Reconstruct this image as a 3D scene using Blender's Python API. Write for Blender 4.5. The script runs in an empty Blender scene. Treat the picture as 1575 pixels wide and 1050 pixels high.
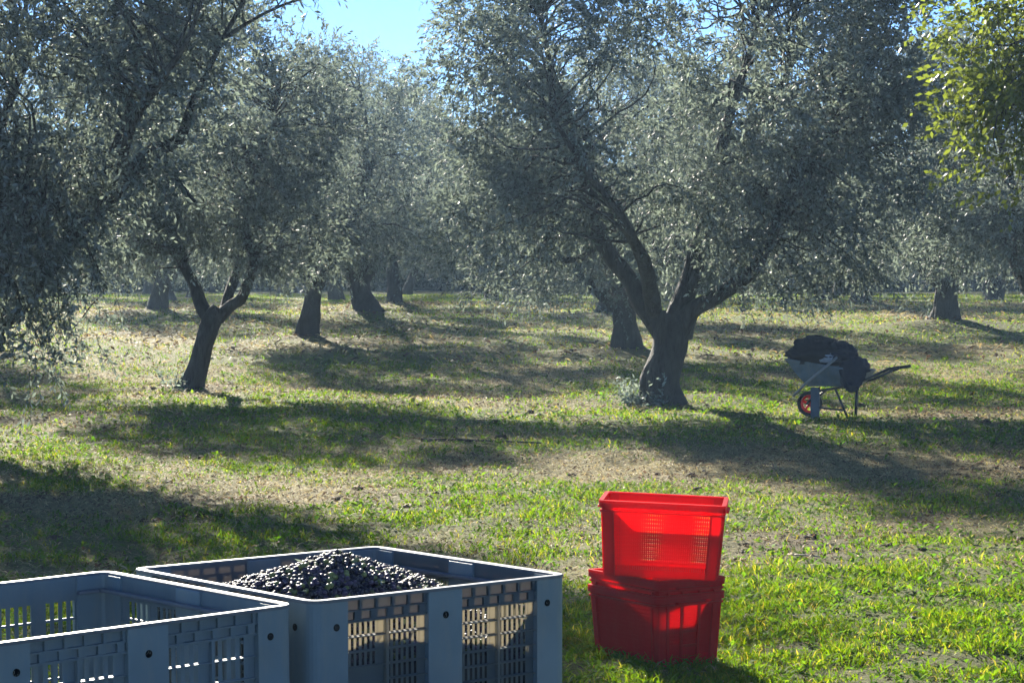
import bpy, math, random
import numpy as np
from mathutils import Vector, Matrix

R = math.radians
C = bpy.context.scene.collection
SC = bpy.context.scene

# ------------------------------------------------------------------ camera, world, sun, exposure
CAM_Z = 1.7
F_PX, HORIZON = 3550.0, 432.0                       # focal length and horizon row of the 1575 x 1050 photograph
PITCH = math.atan((525.0 - HORIZON) / F_PX)
cam = bpy.data.cameras.new('camera')
cam.sensor_width = 36.0
cam.lens = F_PX / 1575.0 * 36.0
cam.clip_start, cam.clip_end = 0.05, 3000.0
camo = bpy.data.objects.new('camera', cam)
C.objects.link(camo)
camo.location = (0, 0, CAM_Z)
camo.rotation_euler = (R(90) - PITCH, 0, 0)
SC.camera = camo

SUN_EL, SUN_AZ = R(21.5), R(-15.5)                   # azimuth measured from +Y towards +X
world = bpy.data.worlds.new('World')
SC.world = world
world.use_nodes = True
wn = world.node_tree.nodes
sky = wn.new('ShaderNodeTexSky')
sky.sky_type = 'NISHITA'
sky.sun_disc = False
sky.sun_elevation = SUN_EL
sky.sun_rotation = SUN_AZ
sky.air_density, sky.dust_density, sky.ozone_density = 0.5, 0.0, 5.0
wn['Background'].inputs['Strength'].default_value = 0.053
world.node_tree.links.new(sky.outputs[0], wn['Background'].inputs['Color'])

sl = bpy.data.lights.new('sun', 'SUN')
sl.energy = 5.0
sl.angle = R(0.53)
sl.color = (1.0, 0.92, 0.78)
so = bpy.data.objects.new('sun', sl)
C.objects.link(so)
sdir = Vector((math.sin(SUN_AZ) * math.cos(SUN_EL), math.cos(SUN_AZ) * math.cos(SUN_EL), math.sin(SUN_EL)))
so.rotation_euler = sdir.to_track_quat('Z', 'Y').to_euler()
so.location = (-20, 60, 40)

SC.view_settings.view_transform = 'Standard'
SC.view_settings.look = 'None'
SC.view_settings.exposure = 2.0
SC.view_settings.gamma = 1.0
SC.view_settings.use_curve_mapping = False
SC.cycles.use_denoising = True
SC.cycles.max_bounces = 8
SC.cycles.diffuse_bounces = 3
SC.cycles.transmission_bounces = 4
SC.cycles.transparent_max_bounces = 4
SC.cycles.volume_bounces = 0
SC.cycles.sample_clamp_indirect = 4.0


# ------------------------------------------------------------------ helpers
def link(o, parent=None):
    C.objects.link(o)
    if parent is not None:
        o.parent = parent
    return o


def tag(o, label=None, cat=None, group=None, kind=None):
    if label: o['label'] = label
    if cat: o['category'] = cat
    if group: o['group'] = group
    if kind: o['kind'] = kind
    return o


def empty(name, loc, rot=(0, 0, 0)):
    o = bpy.data.objects.new(name, None)
    o.empty_display_size = 0.2
    o.location = loc
    o.rotation_euler = rot
    return link(o)


def mesh_np(name, V, faces, mats, parent=None, mat_idx=None, attrs=None, smooth=False):
    """faces: list of (array n x k) blocks of equal corner count; attrs: dict name -> per-face array (float or colour)"""
    me = bpy.data.meshes.new(name)
    V = np.asarray(V, dtype=np.float32)
    me.vertices.add(len(V))
    me.vertices.foreach_set('co', V.ravel())
    blocks = [np.asarray(f, dtype=np.int32) for f in faces if len(f)]
    nl = sum(b.size for b in blocks)
    nf = sum(len(b) for b in blocks)
    me.loops.add(nl)
    me.loops.foreach_set('vertex_index', np.concatenate([b.ravel() for b in blocks]))
    me.polygons.add(nf)
    starts, s = [], 0
    for b in blocks:
        k = b.shape[1]
        starts.append(s + np.arange(len(b), dtype=np.int32) * k)
        s += b.size
    me.polygons.foreach_set('loop_start', np.concatenate(starts))
    if mat_idx is not None:
        me.polygons.foreach_set('material_index', np.asarray(mat_idx, dtype=np.int32))
    if smooth is not False:
        sm = np.ones(nf, dtype=bool) if smooth is True else np.asarray(smooth, dtype=bool)
        me.polygons.foreach_set('use_smooth', sm)
    for m in (mats if isinstance(mats, (list, tuple)) else [mats]):
        me.materials.append(m)
    for k, a in (attrs or {}).items():
        a = np.asarray(a, dtype=np.float32)
        if a.ndim == 1:
            me.attributes.new(k, 'FLOAT', 'FACE').data.foreach_set('value', a)
        else:
            if a.shape[1] == 3:
                a = np.concatenate([a, np.ones((len(a), 1), np.float32)], 1)
            me.attributes.new(k, 'FLOAT_COLOR', 'FACE').data.foreach_set('color', a.ravel())
    me.update(calc_edges=True)
    me.validate()
    return link(bpy.data.objects.new(name, me), parent)


class MB:
    """collects mapped boxes, tubes and prisms and builds them as one mesh object"""
    def __init__(self):
        self.v, self.f = [], []

    def box(self, lo, hi, fn=None):
        b = len(self.v)
        for z in (lo[2], hi[2]):
            for x, y in ((lo[0], lo[1]), (hi[0], lo[1]), (hi[0], hi[1]), (lo[0], hi[1])):
                p = (x, y, z)
                self.v.append(tuple(fn(*p)) if fn else p)
        for q in ((0, 3, 2, 1), (4, 5, 6, 7), (0, 1, 5, 4), (1, 2, 6, 5), (2, 3, 7, 6), (3, 0, 4, 7)):
            self.f.append(tuple(b + i for i in q))

    def prism(self, poly, z0, z1, fn=None):
        b, n = len(self.v), len(poly)
        for z in (z0, z1):
            for x, y in poly:
                self.v.append(tuple(fn(x, y, z)) if fn else (x, y, z))
        self.f.append(tuple(b + i for i in reversed(range(n))))
        self.f.append(tuple(b + n + i for i in range(n)))
        for i in range(n):
            j = (i + 1) % n
            self.f.append((b + i, b + j, b + n + j, b + n + i))

    def tube(self, pts, rad, n=10, cap=True):
        pts = [Vector(p) for p in pts]
        if not isinstance(rad, (list, tuple)): rad = [rad] * len(pts)
        b = len(self.v)
        up = Vector((0, 0, 1))
        t0 = (pts[1] - pts[0]).normalized()
        a = t0.cross(up)
        if a.length < 0.1: a = t0.cross(Vector((1, 0, 0)))
        a.normalize()
        for i, p in enumerate(pts):
            t = (pts[min(i + 1, len(pts) - 1)] - pts[max(i - 1, 0)]).normalized()
            a = (a - t * a.dot(t)).normalized()
            c = t.cross(a)
            for k in range(n):
                an = 2 * math.pi * k / n
                self.v.append(tuple(p + (a * math.cos(an) + c * math.sin(an)) * rad[i]))
        for i in range(len(pts) - 1):
            for k in range(n):
                k2 = (k + 1) % n
                self.f.append((b + i * n + k, b + i * n + k2, b + (i + 1) * n + k2, b + (i + 1) * n + k))
        if cap:
            self.f.append(tuple(b + k for k in reversed(range(n))))
            e = b + (len(pts) - 1) * n
            self.f.append(tuple(e + k for k in range(n)))

    def loft(self, rings, close=True, cap=True):
        b, n = len(self.v), len(rings[0])
        for r in rings:
            self.v.extend(tuple(p) for p in r)
        for i in range(len(rings) - 1):
            for k in range(n if close else n - 1):
                k2 = (k + 1) % n
                self.f.append((b + i * n + k, b + i * n + k2, b + (i + 1) * n + k2, b + (i + 1) * n + k))
        if cap:
            self.f.append(tuple(b + k for k in reversed(range(n))))
            e = b + (len(rings) - 1) * n
            self.f.append(tuple(e + k for k in range(n)))

    def ring_sweep(self, path, prof):
        """closed path of (x, y, nx, ny); prof: closed polygon of (offset along normal, z)"""
        b, n, m = len(self.v), len(path), len(prof)
        for x, y, nx, ny in path:
            for o, z in prof:
                self.v.append((x + nx * o, y + ny * o, z))
        for i in range(n):
            j = (i + 1) % n
            for k in range(m):
                l = (k + 1) % m
                self.f.append((b + i * m + k, b + j * m + k, b + j * m + l, b + i * m + l))

    def build(self, name, mat, parent=None, bevel=0.0, smooth=False):
        me = bpy.data.meshes.new(name)
        me.from_pydata([tuple(v) for v in self.v], [], self.f)
        me.materials.append(mat)
        if smooth:
            me.polygons.foreach_set('use_smooth', [True] * len(me.polygons))
        me.update()
        o = link(bpy.data.objects.new(name, me), parent)
        if bevel:
            md = o.modifiers.new('bevel', 'BEVEL')
            md.width, md.segments, md.limit_method = bevel, 2, 'ANGLE'
        return o


def rounded_path(x0, y0, x1, y1, r, n=6):
    out = []
    for cx, cy, a0 in ((x1 - r, y0 + r, -90), (x1 - r, y1 - r, 0), (x0 + r, y1 - r, 90), (x0 + r, y0 + r, 180)):
        for i in range(n + 1):
            a = R(a0 + 90 * i / n)
            out.append((cx + r * math.cos(a), cy + r * math.sin(a), math.cos(a), math.sin(a)))
    return out


# ------------------------------------------------------------------ numpy noise
def _hash(ix, iy, s):
    h = np.sin(ix * 127.1 + iy * 311.7 + s * 74.7) * 43758.5453
    return h - np.floor(h)


def vnoise(x, y, s=0):
    ix, iy = np.floor(x), np.floor(y)
    fx, fy = x - ix, y - iy
    fx, fy = fx * fx * (3 - 2 * fx), fy * fy * (3 - 2 * fy)
    a, b = _hash(ix, iy, s), _hash(ix + 1, iy, s)
    c, d = _hash(ix, iy + 1, s), _hash(ix + 1, iy + 1, s)
    return (a * (1 - fx) + b * fx) * (1 - fy) + (c * (1 - fx) + d * fx) * fy


def fbm(x, y, s=0, o=4):
    t, a, n = 0, 0.5, 0
    for i in range(o):
        t = t + a * vnoise(x * 2 ** i + 17.3 * i, y * 2 ** i - 9.1 * i, s + i)
        n += a
        a *= 0.5
    return t / n


def vnoise3(P, s=0.0):
    a = vnoise(P[:, 0] + P[:, 2] * 0.73, P[:, 1] - P[:, 2] * 0.41, s)
    b = vnoise(P[:, 1] * 0.9 + P[:, 2] * 0.8, P[:, 2] * 1.1 - P[:, 0] * 0.5, s + 5)
    return (a + b) * 0.5


# ------------------------------------------------------------------ ground shape
# mounds under the trunks: (x, y, height, radius)
MOUNDS = [(2.15, 32.6, 0.16, 1.5), (-5.0, 36.8, 0.12, 0.9), (-4.5, 50.0, 0.14, 1.1), (-3.9, 62.0, 0.35, 1.7),
          (2.3, 45.0, 0.2, 1.5), (2.5, 62.0, 0.25, 1.8), (10.5, 56.0, 0.35, 1.9), (-10.2, 66.0, 0.25, 1.5),
          (11.3, 75.0, 0.3, 1.8), (-3.8, 75.0, 0.25, 1.6)]


def ground_z(x, y):
    x, y = np.asarray(x, float), np.asarray(y, float)
    z = np.interp(y, [-50, 31, 37, 50, 62, 80, 110, 300, 700], [0, 0, 0.02, 0.44, 0.70, 0.92, 1.02, 1.2, 1.6])
    near = np.clip((y - 8.0) / 6.0, 0, 1) * np.clip((160 - y) / 80, 0, 1)
    z = z + near * 0.16 * (fbm(x * 0.16, y * 0.16, 3, 3) - 0.5)
    z = z + np.clip((70 - y) / 30, 0, 1) * 0.07 * (fbm(x * 0.9, y * 0.9, 8, 3) - 0.5)
    for mx, my, mh, mr in MOUNDS:
        z = z + 0.6 * mh * np.exp(-((x - mx) ** 2 + (y - my) ** 2) / (mr * mr))
    return z


def gz(x, y): return float(ground_z(np.array([x]), np.array([y]))[0])


def green_mask(x, y):
    """how green (1) or dry (0) the turf is"""
    n = 0.55 * fbm(x * 0.35, y * 0.28, 21, 3) + 0.45 * fbm(x * 1.3, y * 1.1, 31, 3)
    near = np.clip((13.2 + 0.35 * np.clip(x - 2, 0, 4) + 2.4 * (fbm(x * 0.8, y * 0.8, 5, 2) - 0.5) - y) / 1.6, 0, 1)
    band = np.exp(-((y - 30.0) / 5.5) ** 2) * np.clip(1.2 - (x - 0.5) ** 2 / 60, 0, 1)
    far = np.clip((y - 42) / 20, 0, 1)
    dry = np.exp(-((y - 20.5) / 4.0) ** 2)
    m = (n - 0.47) * 3.6 + 0.47 + 0.45 * near + 0.26 * band + 0.12 * far - 0.22 * dry
    return np.clip(m, 0.0, 1.0)


def litter_mask(x, y):
    m = np.zeros_like(x)
    for mx, my, mh, mr in MOUNDS:
        m = np.maximum(m, 0.75 * np.exp(-((x - mx) ** 2 + (y - my) ** 2) / (0.9 * mr * mr)))
    m = np.maximum(m, 0.9 * np.exp(-(((x - 1.9) / 0.55) ** 2 + ((y - 15.0) / 1.3) ** 2)))
    m = np.maximum(m, 0.4 * np.clip((fbm(x * 0.7, y * 0.5, 77, 3) - 0.58) * 6, 0, 1))
    return np.clip(m, 0, 1)


def at(px, py, Y):
    """the point seen at pixel (px, py) of the photograph, Y metres in front of the camera"""
    a = (525.0 - py) / F_PX
    dy = math.cos(PITCH) + a * math.sin(PITCH)
    dz = -math.sin(PITCH) + a * math.cos(PITCH)
    return Vector(((px - 787.5) / F_PX / dy * Y, Y, CAM_Z + dz / dy * Y))


def hit(px, py):
    """where the line of sight through pixel (px, py) meets the ground"""
    ys = np.arange(8.0, 160.0, 0.05)
    d = at(px, py, 1.0)
    zz = CAM_Z + (d.z - CAM_Z) * ys
    g = ground_z(d.x * ys, ys)
    i = int(np.argmax(zz <= g))
    return float(d.x * ys[i]), float(ys[i])


# ------------------------------------------------------------------ materials
def mat(name):
    m = bpy.data.materials.new(name)
    m.use_nodes = True
    nt = m.node_tree
    nt.nodes.clear()
    out = nt.nodes.new('ShaderNodeOutputMaterial')
    return m, nt, out


def N(nt, t, **kw):
    n = nt.nodes.new(t)
    for k, v in kw.items():
        if k.startswith('i_'):
            n.inputs[k[2:].replace('_', ' ')].default_value = v
        else:
            setattr(n, k, v)
    return n


def ramp(nt, fac, stops):
    r = nt.nodes.new('ShaderNodeValToRGB')
    el = r.color_ramp.elements
    while len(el) < len(stops): el.new(0.5)
    for e, (p, c) in zip(el, stops):
        e.position, e.color = p, (*c, 1)
    nt.links.new(fac, r.inputs[0])
    return r.outputs[0]


def plastic(name, col, rough=0.45, trans=0.0, tcol=None, var=0.15, scale=6.0, dust=None, spec=0.5, dirt=0.0):
    m, nt, out = mat(name)
    L = nt.links.new
    tc = N(nt, 'ShaderNodeTexCoord')
    no = N(nt, 'ShaderNodeTexNoise')
    no.inputs['Scale'].default_value = scale
    no.inputs['Detail'].default_value = 6
    L(tc.outputs['Object'], no.inputs['Vector'])
    dk = tuple(c * (1 - var) for c in col)
    lt = tuple(min(1, c * (1 + var) + (0.01 if dust is None else dust)) for c in col)
    c = ramp(nt, no.outputs['Fac'], [(0.3, dk), (0.7, lt)])
    p = N(nt, 'ShaderNodeBsdfPrincipled')
    if dirt > 0:
        mp = N(nt, 'ShaderNodeMapping')
        mp.inputs['Scale'].default_value = (9, 9, 2.2)
        L(tc.outputs['Object'], mp.inputs['Vector'])
        dn = N(nt, 'ShaderNodeTexNoise')
        dn.inputs['Scale'].default_value = 1.6
        dn.inputs['Detail'].default_value = 9
        dn.inputs['Roughness'].default_value = 0.72
        L(mp.outputs[0], dn.inputs['Vector'])
        dm = N(nt, 'ShaderNodeMapRange')
        for q, vv in (('From Min', 0.46), ('From Max', 0.70), ('To Min', 0.0), ('To Max', dirt)):
            dm.inputs[q].default_value = vv
        L(dn.outputs['Fac'], dm.inputs['Value'])
        dx = N(nt, 'ShaderNodeMix', data_type='RGBA')
        L(dm.outputs[0], dx.inputs['Factor'])
        L(c, dx.inputs['A'])
        dx.inputs['B'].default_value = (0.30, 0.27, 0.21, 1)
        c = dx.outputs['Result']
    L(c, p.inputs['Base Color'])
    p.inputs['Roughness'].default_value = rough
    p.inputs['Specular IOR Level'].default_value = spec
    n2 = N(nt, 'ShaderNodeTexNoise')
    n2.inputs['Scale'].default_value = 90
    L(tc.outputs['Object'], n2.inputs['Vector'])
    bp = N(nt, 'ShaderNodeBump')
    bp.inputs['Strength'].default_value = 0.12
    bp.inputs['Distance'].default_value = 0.002
    L(n2.outputs['Fac'], bp.inputs['Height'])
    L(bp.outputs[0], p.inputs['Normal'])
    if trans > 0:
        t = N(nt, 'ShaderNodeBsdfTranslucent')
        t.inputs['Color'].default_value = (*(tcol or col), 1)
        mx = N(nt, 'ShaderNodeMixShader')
        mx.inputs[0].default_value = trans
        L(p.outputs[0], mx.inputs[1])
        L(t.outputs[0], mx.inputs[2])
        L(mx.outputs[0], out.inputs['Surface'])
    else:
        L(p.outputs[0], out.inputs['Surface'])
    return m


def leaf_mat(name, front, back, trans_col, trans=0.35, rough=0.38, spec=0.5, var=0.5):
    m, nt, out = mat(name)
    L = nt.links.new
    at_ = N(nt, 'ShaderNodeAttribute', attribute_name='tint')
    geo = N(nt, 'ShaderNodeNewGeometry')
    side = N(nt, 'ShaderNodeMix', data_type='RGBA')
    side.inputs['A'].default_value = (*front, 1)
    side.inputs['B'].default_value = (*back, 1)
    L(geo.outputs['Backfacing'], side.inputs['Factor'])
    hs = N(nt, 'ShaderNodeHueSaturation')
    mr = N(nt, 'ShaderNodeMapRange')
    mr.inputs['To Min'].default_value, mr.inputs['To Max'].default_value = 1 - var, 1 + var
    L(at_.outputs['Fac'], mr.inputs['Value'])
    L(mr.outputs[0], hs.inputs['Value'])
    L(side.outputs['Result'], hs.inputs['Color'])
    p = N(nt, 'ShaderNodeBsdfPrincipled')
    L(hs.outputs[0], p.inputs['Base Color'])
    p.inputs['Roughness'].default_value = rough
    p.inputs['Specular IOR Level'].default_value = spec
    t = N(nt, 'ShaderNodeBsdfTranslucent')
    hs2 = N(nt, 'ShaderNodeHueSaturation')
    hs2.inputs['Color'].default_value = (*trans_col, 1)
    L(mr.outputs[0], hs2.inputs['Value'])
    L(hs2.outputs[0], t.inputs['Color'])
    mx = N(nt, 'ShaderNodeMixShader')
    mx.inputs[0].default_value = trans
    L(p.outputs[0], mx.inputs[1])
    L(t.outputs[0], mx.inputs[2])
    L(mx.outputs[0], out.inputs['Surface'])
    return m


def bark_mat(name, dark, light, scale=5.0):
    m, nt, out = mat(name)
    L = nt.links.new
    tc = N(nt, 'ShaderNodeTexCoord')
    mp = N(nt, 'ShaderNodeMapping')
    mp.inputs['Scale'].default_value = (scale, scale, scale * 0.3)
    L(tc.outputs['Object'], mp.inputs['Vector'])
    no = N(nt, 'ShaderNodeTexNoise')
    no.inputs['Scale'].default_value = 2.2
    no.inputs['Detail'].default_value = 8
    no.inputs['Roughness'].default_value = 0.65
    L(mp.outputs[0], no.inputs['Vector'])
    vo = N(nt, 'ShaderNodeTexVoronoi', feature='DISTANCE_TO_EDGE')
    vo.inputs['Scale'].default_value = 4.0
    L(mp.outputs[0], vo.inputs['Vector'])
    c = ramp(nt, no.outputs['Fac'], [(0.3, dark), (0.55, tuple((a + b) / 2 for a, b in zip(dark, light))), (0.75, light)])
    p = N(nt, 'ShaderNodeBsdfPrincipled')
    L(c, p.inputs['Base Color'])
    p.inputs['Roughness'].default_value = 0.9
    ad = N(nt, 'ShaderNodeMath', operation='ADD')
    L(no.outputs['Fac'], ad.inputs[0])
    L(vo.outputs['Distance'], ad.inputs[1])
    bp = N(nt, 'ShaderNodeBump')
    bp.inputs['Strength'].default_value = 0.9
    bp.inputs['Distance'].default_value = 0.04
    L(ad.outputs[0], bp.inputs['Height'])
    L(bp.outputs[0], p.inputs['Normal'])
    L(p.outputs[0], out.inputs['Surface'])
    return m


def blade_mat(name, trans=0.5, rough=0.5):
    m, nt, out = mat(name)
    L = nt.links.new
    a = N(nt, 'ShaderNodeAttribute', attribute_name='col')
    p = N(nt, 'ShaderNodeBsdfPrincipled')
    L(a.outputs['Color'], p.inputs['Base Color'])
    p.inputs['Roughness'].default_value = rough
    p.inputs['Specular IOR Level'].default_value = 0.06
    t = N(nt, 'ShaderNodeBsdfTranslucent')
    br = N(nt, 'ShaderNodeHueSaturation')
    br.inputs['Value'].default_value = 1.5
    br.inputs['Saturation'].default_value = 1.1
    L(a.outputs['Color'], br.inputs['Color'])
    L(br.outputs[0], t.inputs['Color'])
    mx = N(nt, 'ShaderNodeMixShader')
    mx.inputs[0].default_value = trans
    L(p.outputs[0], mx.inputs[1])
    L(t.outputs[0], mx.inputs[2])
    L(mx.outputs[0], out.inputs['Surface'])
    return m


def cloth(name, col, rough=0.85):
    return plastic(name, col, rough, var=0.25, scale=14, dust=0.002)


M = {}
M['olive_leaf'] = leaf_mat('olive_leaf', (0.048, 0.068, 0.062), (0.185, 0.225, 0.235), (0.20, 0.245, 0.185), trans=0.37, rough=0.60, spec=0.34, var=0.7)
M['wood_leaf'] = leaf_mat('wood_leaf', (0.030, 0.045, 0.032), (0.045, 0.06, 0.045), (0.05, 0.07, 0.02), trans=0.12, rough=0.95, spec=0.05)
M['broad_leaf'] = leaf_mat('broad_leaf', (0.060, 0.090, 0.018), (0.10, 0.13, 0.04), (0.20, 0.25, 0.025), trans=0.45, rough=0.42, spec=0.4, var=0.45)
M['bark'] = bark_mat('bark', (0.014, 0.013, 0.013), (0.062, 0.056, 0.050))
M['bin'] = plastic('bin_plastic', (0.125, 0.185, 0.220), 0.48, var=0.14, scale=3.5, dirt=0.30)
M['bin_rim'] = plastic('bin_rim_plastic', (0.105, 0.125, 0.155), 0.5, var=0.14, scale=5, spec=0.38, dirt=0.2)
M['bin_panel'] = plastic('bin_panel_plastic', (0.065, 0.11, 0.145), 0.5, trans=0.45, tcol=(0.60, 0.55, 0.43), var=0.10)
M['bin_band'] = plastic('bin_band_plastic', (0.065, 0.105, 0.14), 0.5, trans=0.35, tcol=(0.30, 0.27, 0.235), var=0.10)
M['bin_panel_shade'] = plastic('bin_panel_plastic_shade', (0.115, 0.17, 0.205), 0.5, trans=0.10, tcol=(0.2, 0.25, 0.3), var=0.10, dirt=0.30)  # empty bin's panels: same plastic, shade put in as weak translucency
M['dark'] = plastic('hole_shade', (0.004, 0.005, 0.007), 0.9, var=0.1, spec=0.1, dust=0.0)  # black for solid discs, painting the shade inside the bolt holes
M['red'] = plastic('red_plastic', (0.60, 0.004, 0.010), 0.5, trans=0.68, tcol=(1.0, 0.008, 0.035), var=0.10, dust=0.004, spec=0.22, dirt=0.10)
M['red_solid'] = plastic('red_plastic_solid', (0.55, 0.004, 0.012), 0.42, trans=0.45, tcol=(1.0, 0.006, 0.03), var=0.10, dust=0.004, spec=0.22, dirt=0.10)
M['blade'] = blade_mat('grass_blade', 0.50, 0.75)
M['straw'] = blade_mat('dry_straw', 0.25, 0.7)
M['metal'] = plastic('painted_metal', (0.06, 0.085, 0.11), 0.45, var=0.2)
M['tub'] = plastic('galvanised_tub', (0.14, 0.18, 0.21), 0.4, var=0.25, scale=9, dirt=0.5)
M['tubing'] = plastic('dark_tubing', (0.02, 0.024, 0.03), 0.4, var=0.2)
M['pole'] = plastic('pale_bar', (0.28, 0.27, 0.24), 0.45, var=0.2)
M['tyre'] = plastic('tyre_rubber', (0.012, 0.012, 0.014), 0.8, var=0.2)
M['rim_red'] = plastic('wheel_rim_red', (0.55, 0.03, 0.018), 0.4, trans=0.25, tcol=(0.9, 0.06, 0.03), var=0.15)
M['black_cloth'] = cloth('black_cloth', (0.010, 0.011, 0.016))
M['navy_cloth'] = cloth('navy_cloth', (0.014, 0.017, 0.030))
M['grey_cloth'] = cloth('grey_cloth', (0.36, 0.38, 0.42))
M['stick'] = bark_mat('dry_stick', (0.30, 0.25, 0.18), (0.5, 0.44, 0.34))


def olive_mat(name, col, bloom):
    m, nt, out = mat(name)
    L = nt.links.new
    a = N(nt, 'ShaderNodeAttribute', attribute_name='col')
    p = N(nt, 'ShaderNodeBsdfPrincipled')
    if col is None:
        L(a.outputs['Color'], p.inputs['Base Color'])
    else:
        tc = N(nt, 'ShaderNodeTexCoord')
        no = N(nt, 'ShaderNodeTexNoise')
        no.inputs['Scale'].default_value = 60
        L(tc.outputs['Object'], no.inputs['Vector'])
        L(ramp(nt, no.outputs['Fac'], [(0.35, col), (0.75, bloom)]), p.inputs['Base Color'])
    p.inputs['Roughness'].default_value = 0.48
    p.inputs['Specular IOR Level'].default_value = 0.27
    L(p.outputs[0], out.inputs['Surface'])
    return m


M['olive_black'] = olive_mat('olive_black', (0.014, 0.010, 0.020), (0.065, 0.055, 0.080))
M['olive_purple'] = olive_mat('olive_purple', (0.05, 0.026, 0.055), (0.13, 0.10, 0.14))
M['olive_green'] = olive_mat('olive_green', (0.16, 0.18, 0.05), (0.24, 0.24, 0.09))
M['olive_mix'] = olive_mat('olive_mix', None, None)


def ground_mat():
    m, nt, out = mat('ground_turf')
    L = nt.links.new
    a = N(nt, 'ShaderNodeAttribute', attribute_name='cover')       # r green, g litter
    sep = N(nt, 'ShaderNodeSeparateColor')
    L(a.outputs['Color'], sep.inputs[0])
    tc = N(nt, 'ShaderNodeTexCoord')
    n1 = N(nt, 'ShaderNodeTexNoise'); n1.inputs['Scale'].default_value = 9.0; n1.inputs['Detail'].default_value = 8; n1.inputs['Roughness'].default_value = 0.7
    n2 = N(nt, 'ShaderNodeTexNoise'); n2.inputs['Scale'].default_value = 38.0; n2.inputs['Detail'].default_value = 6; n2.inputs['Roughness'].default_value = 0.75
    L(tc.outputs['Object'], n1.inputs['Vector']); L(tc.outputs['Object'], n2.inputs['Vector'])
    dry = ramp(nt, n2.outputs['Fac'], [(0.30, (0.085, 0.062, 0.038)), (0.48, (0.25, 0.215, 0.090)), (0.66, (0.45, 0.395, 0.165))])
    grn = ramp(nt, n2.outputs['Fac'], [(0.30, (0.035, 0.05, 0.015)), (0.5, (0.11, 0.145, 0.028)), (0.68, (0.25, 0.275, 0.065))])
    soil = ramp(nt, n1.outputs['Fac'], [(0.35, (0.06, 0.043, 0.03)), (0.6, (0.15, 0.11, 0.075)), (0.75, (0.24, 0.185, 0.13))])
    ad = N(nt, 'ShaderNodeMath', operation='MULTIPLY_ADD')
    ad.inputs[1].default_value = 0.9; ad.inputs[2].default_value = -0.45
    L(n1.outputs['Fac'], ad.inputs[0])
    g = N(nt, 'ShaderNodeMath', operation='ADD', use_clamp=True)
    L(sep.outputs[0], g.inputs[0]); L(ad.outputs[0], g.inputs[1])
    m1 = N(nt, 'ShaderNodeMix', data_type='RGBA')
    L(g.outputs[0], m1.inputs['Factor']); L(dry, m1.inputs['A']); L(grn, m1.inputs['B'])
    l2 = N(nt, 'ShaderNodeMath', operation='MULTIPLY', use_clamp=True)
    L(sep.outputs[1], l2.inputs[0]); l2.inputs[1].default_value = 0.8
    m2 = N(nt, 'ShaderNodeMix', data_type='RGBA')
    L(l2.outputs[0], m2.inputs['Factor']); L(m1.outputs['Result'], m2.inputs['A']); L(soil, m2.inputs['B'])
    p = N(nt, 'ShaderNodeBsdfPrincipled')
    L(m2.outputs['Result'], p.inputs['Base Color'])
    p.inputs['Roughness'].default_value = 0.95
    p.inputs['Specular IOR Level'].default_value = 0.15
    hsum = N(nt, 'ShaderNodeMath', operation='MULTIPLY_ADD')
    hsum.inputs[1].default_value = 2.2
    L(n1.outputs['Fac'], hsum.inputs[0]); L(n2.outputs['Fac'], hsum.inputs[2])
    bp = N(nt, 'ShaderNodeBump')
    bp.inputs['Strength'].default_value = 1.0
    bp.inputs['Distance'].default_value = 0.05
    L(hsum.outputs[0], bp.inputs['Height'])
    L(bp.outputs[0], p.inputs['Normal'])
    L(p.outputs[0], out.inputs['Surface'])
    return m


# ------------------------------------------------------------------ ground sheet
def build_ground():
    ys = np.concatenate([np.linspace(-40, 6, 12), np.arange(6.5, 40, 0.14), np.arange(40, 115, 0.6), np.geomspace(116, 700, 30)])
    xs = np.concatenate([-np.geomspace(500, 15, 26), np.arange(-14.6, 14.7, 0.16), np.geomspace(15, 500, 26)])
    X, Y = np.meshgrid(xs, ys)
    Z = ground_z(X.ravel(), Y.ravel())
    near = (np.clip((45 - Y.ravel()) / 10, 0, 1)) * np.clip((16 - np.abs(X.ravel())) / 2, 0, 1)
    Z = Z + near * 0.035 * (fbm(X.ravel() * 4.0, Y.ravel() * 4.0, 12, 2) - 0.5)
    V = np.stack([X.ravel(), Y.ravel(), Z], 1)
    nx = len(xs)
    i = np.arange(nx - 1)[None, :] + (np.arange(len(ys) - 1) * nx)[:, None]
    i = i.ravel()
    F = np.stack([i, i + 1, i + 1 + nx, i + nx], 1)
    o = mesh_np('ground', V, [F], ground_mat(), smooth=True)
    col = np.stack([green_mask(V[:, 0].astype(float), V[:, 1].astype(float)), litter_mask(V[:, 0].astype(float), V[:, 1].astype(float)),
                    np.zeros(len(V)), np.ones(len(V))], 1).astype(np.float32)
    o.data.attributes.new('cover', 'FLOAT_COLOR', 'POINT').data.foreach_set('color', col.ravel())
    tag(o, kind='structure')
    return o


build_ground()


# ------------------------------------------------------------------ grass, straw and weeds
def scatter_points(rng, y0, y1, dens, margin=1.4):
    n = int(((0.2225 * (y1 ** 2 - y0 ** 2)) + 2 * margin * (y1 - y0)) * dens * 1.15)
    y = np.sqrt(rng.uniform(y0 ** 2, y1 ** 2, n))
    x = rng.uniform(-1, 1, n) * (0.2225 * y + margin)
    return x, y


def inside_bins(x, y):
    bad = np.zeros(len(x), bool)
    for ox, oy, a, L, W in BIN_FOOT:
        c, s = math.cos(a), math.sin(a)
        u = (x - ox) * c + (y - oy) * s
        v = -(x - ox) * s + (y - oy) * c
        bad |= (u > 0) & (u < L) & (v > 0) & (v < W)
    return bad


BIN_FOOT = [(-0.587, 6.753, R(39.9), 1.0, 1.03)]


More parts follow.
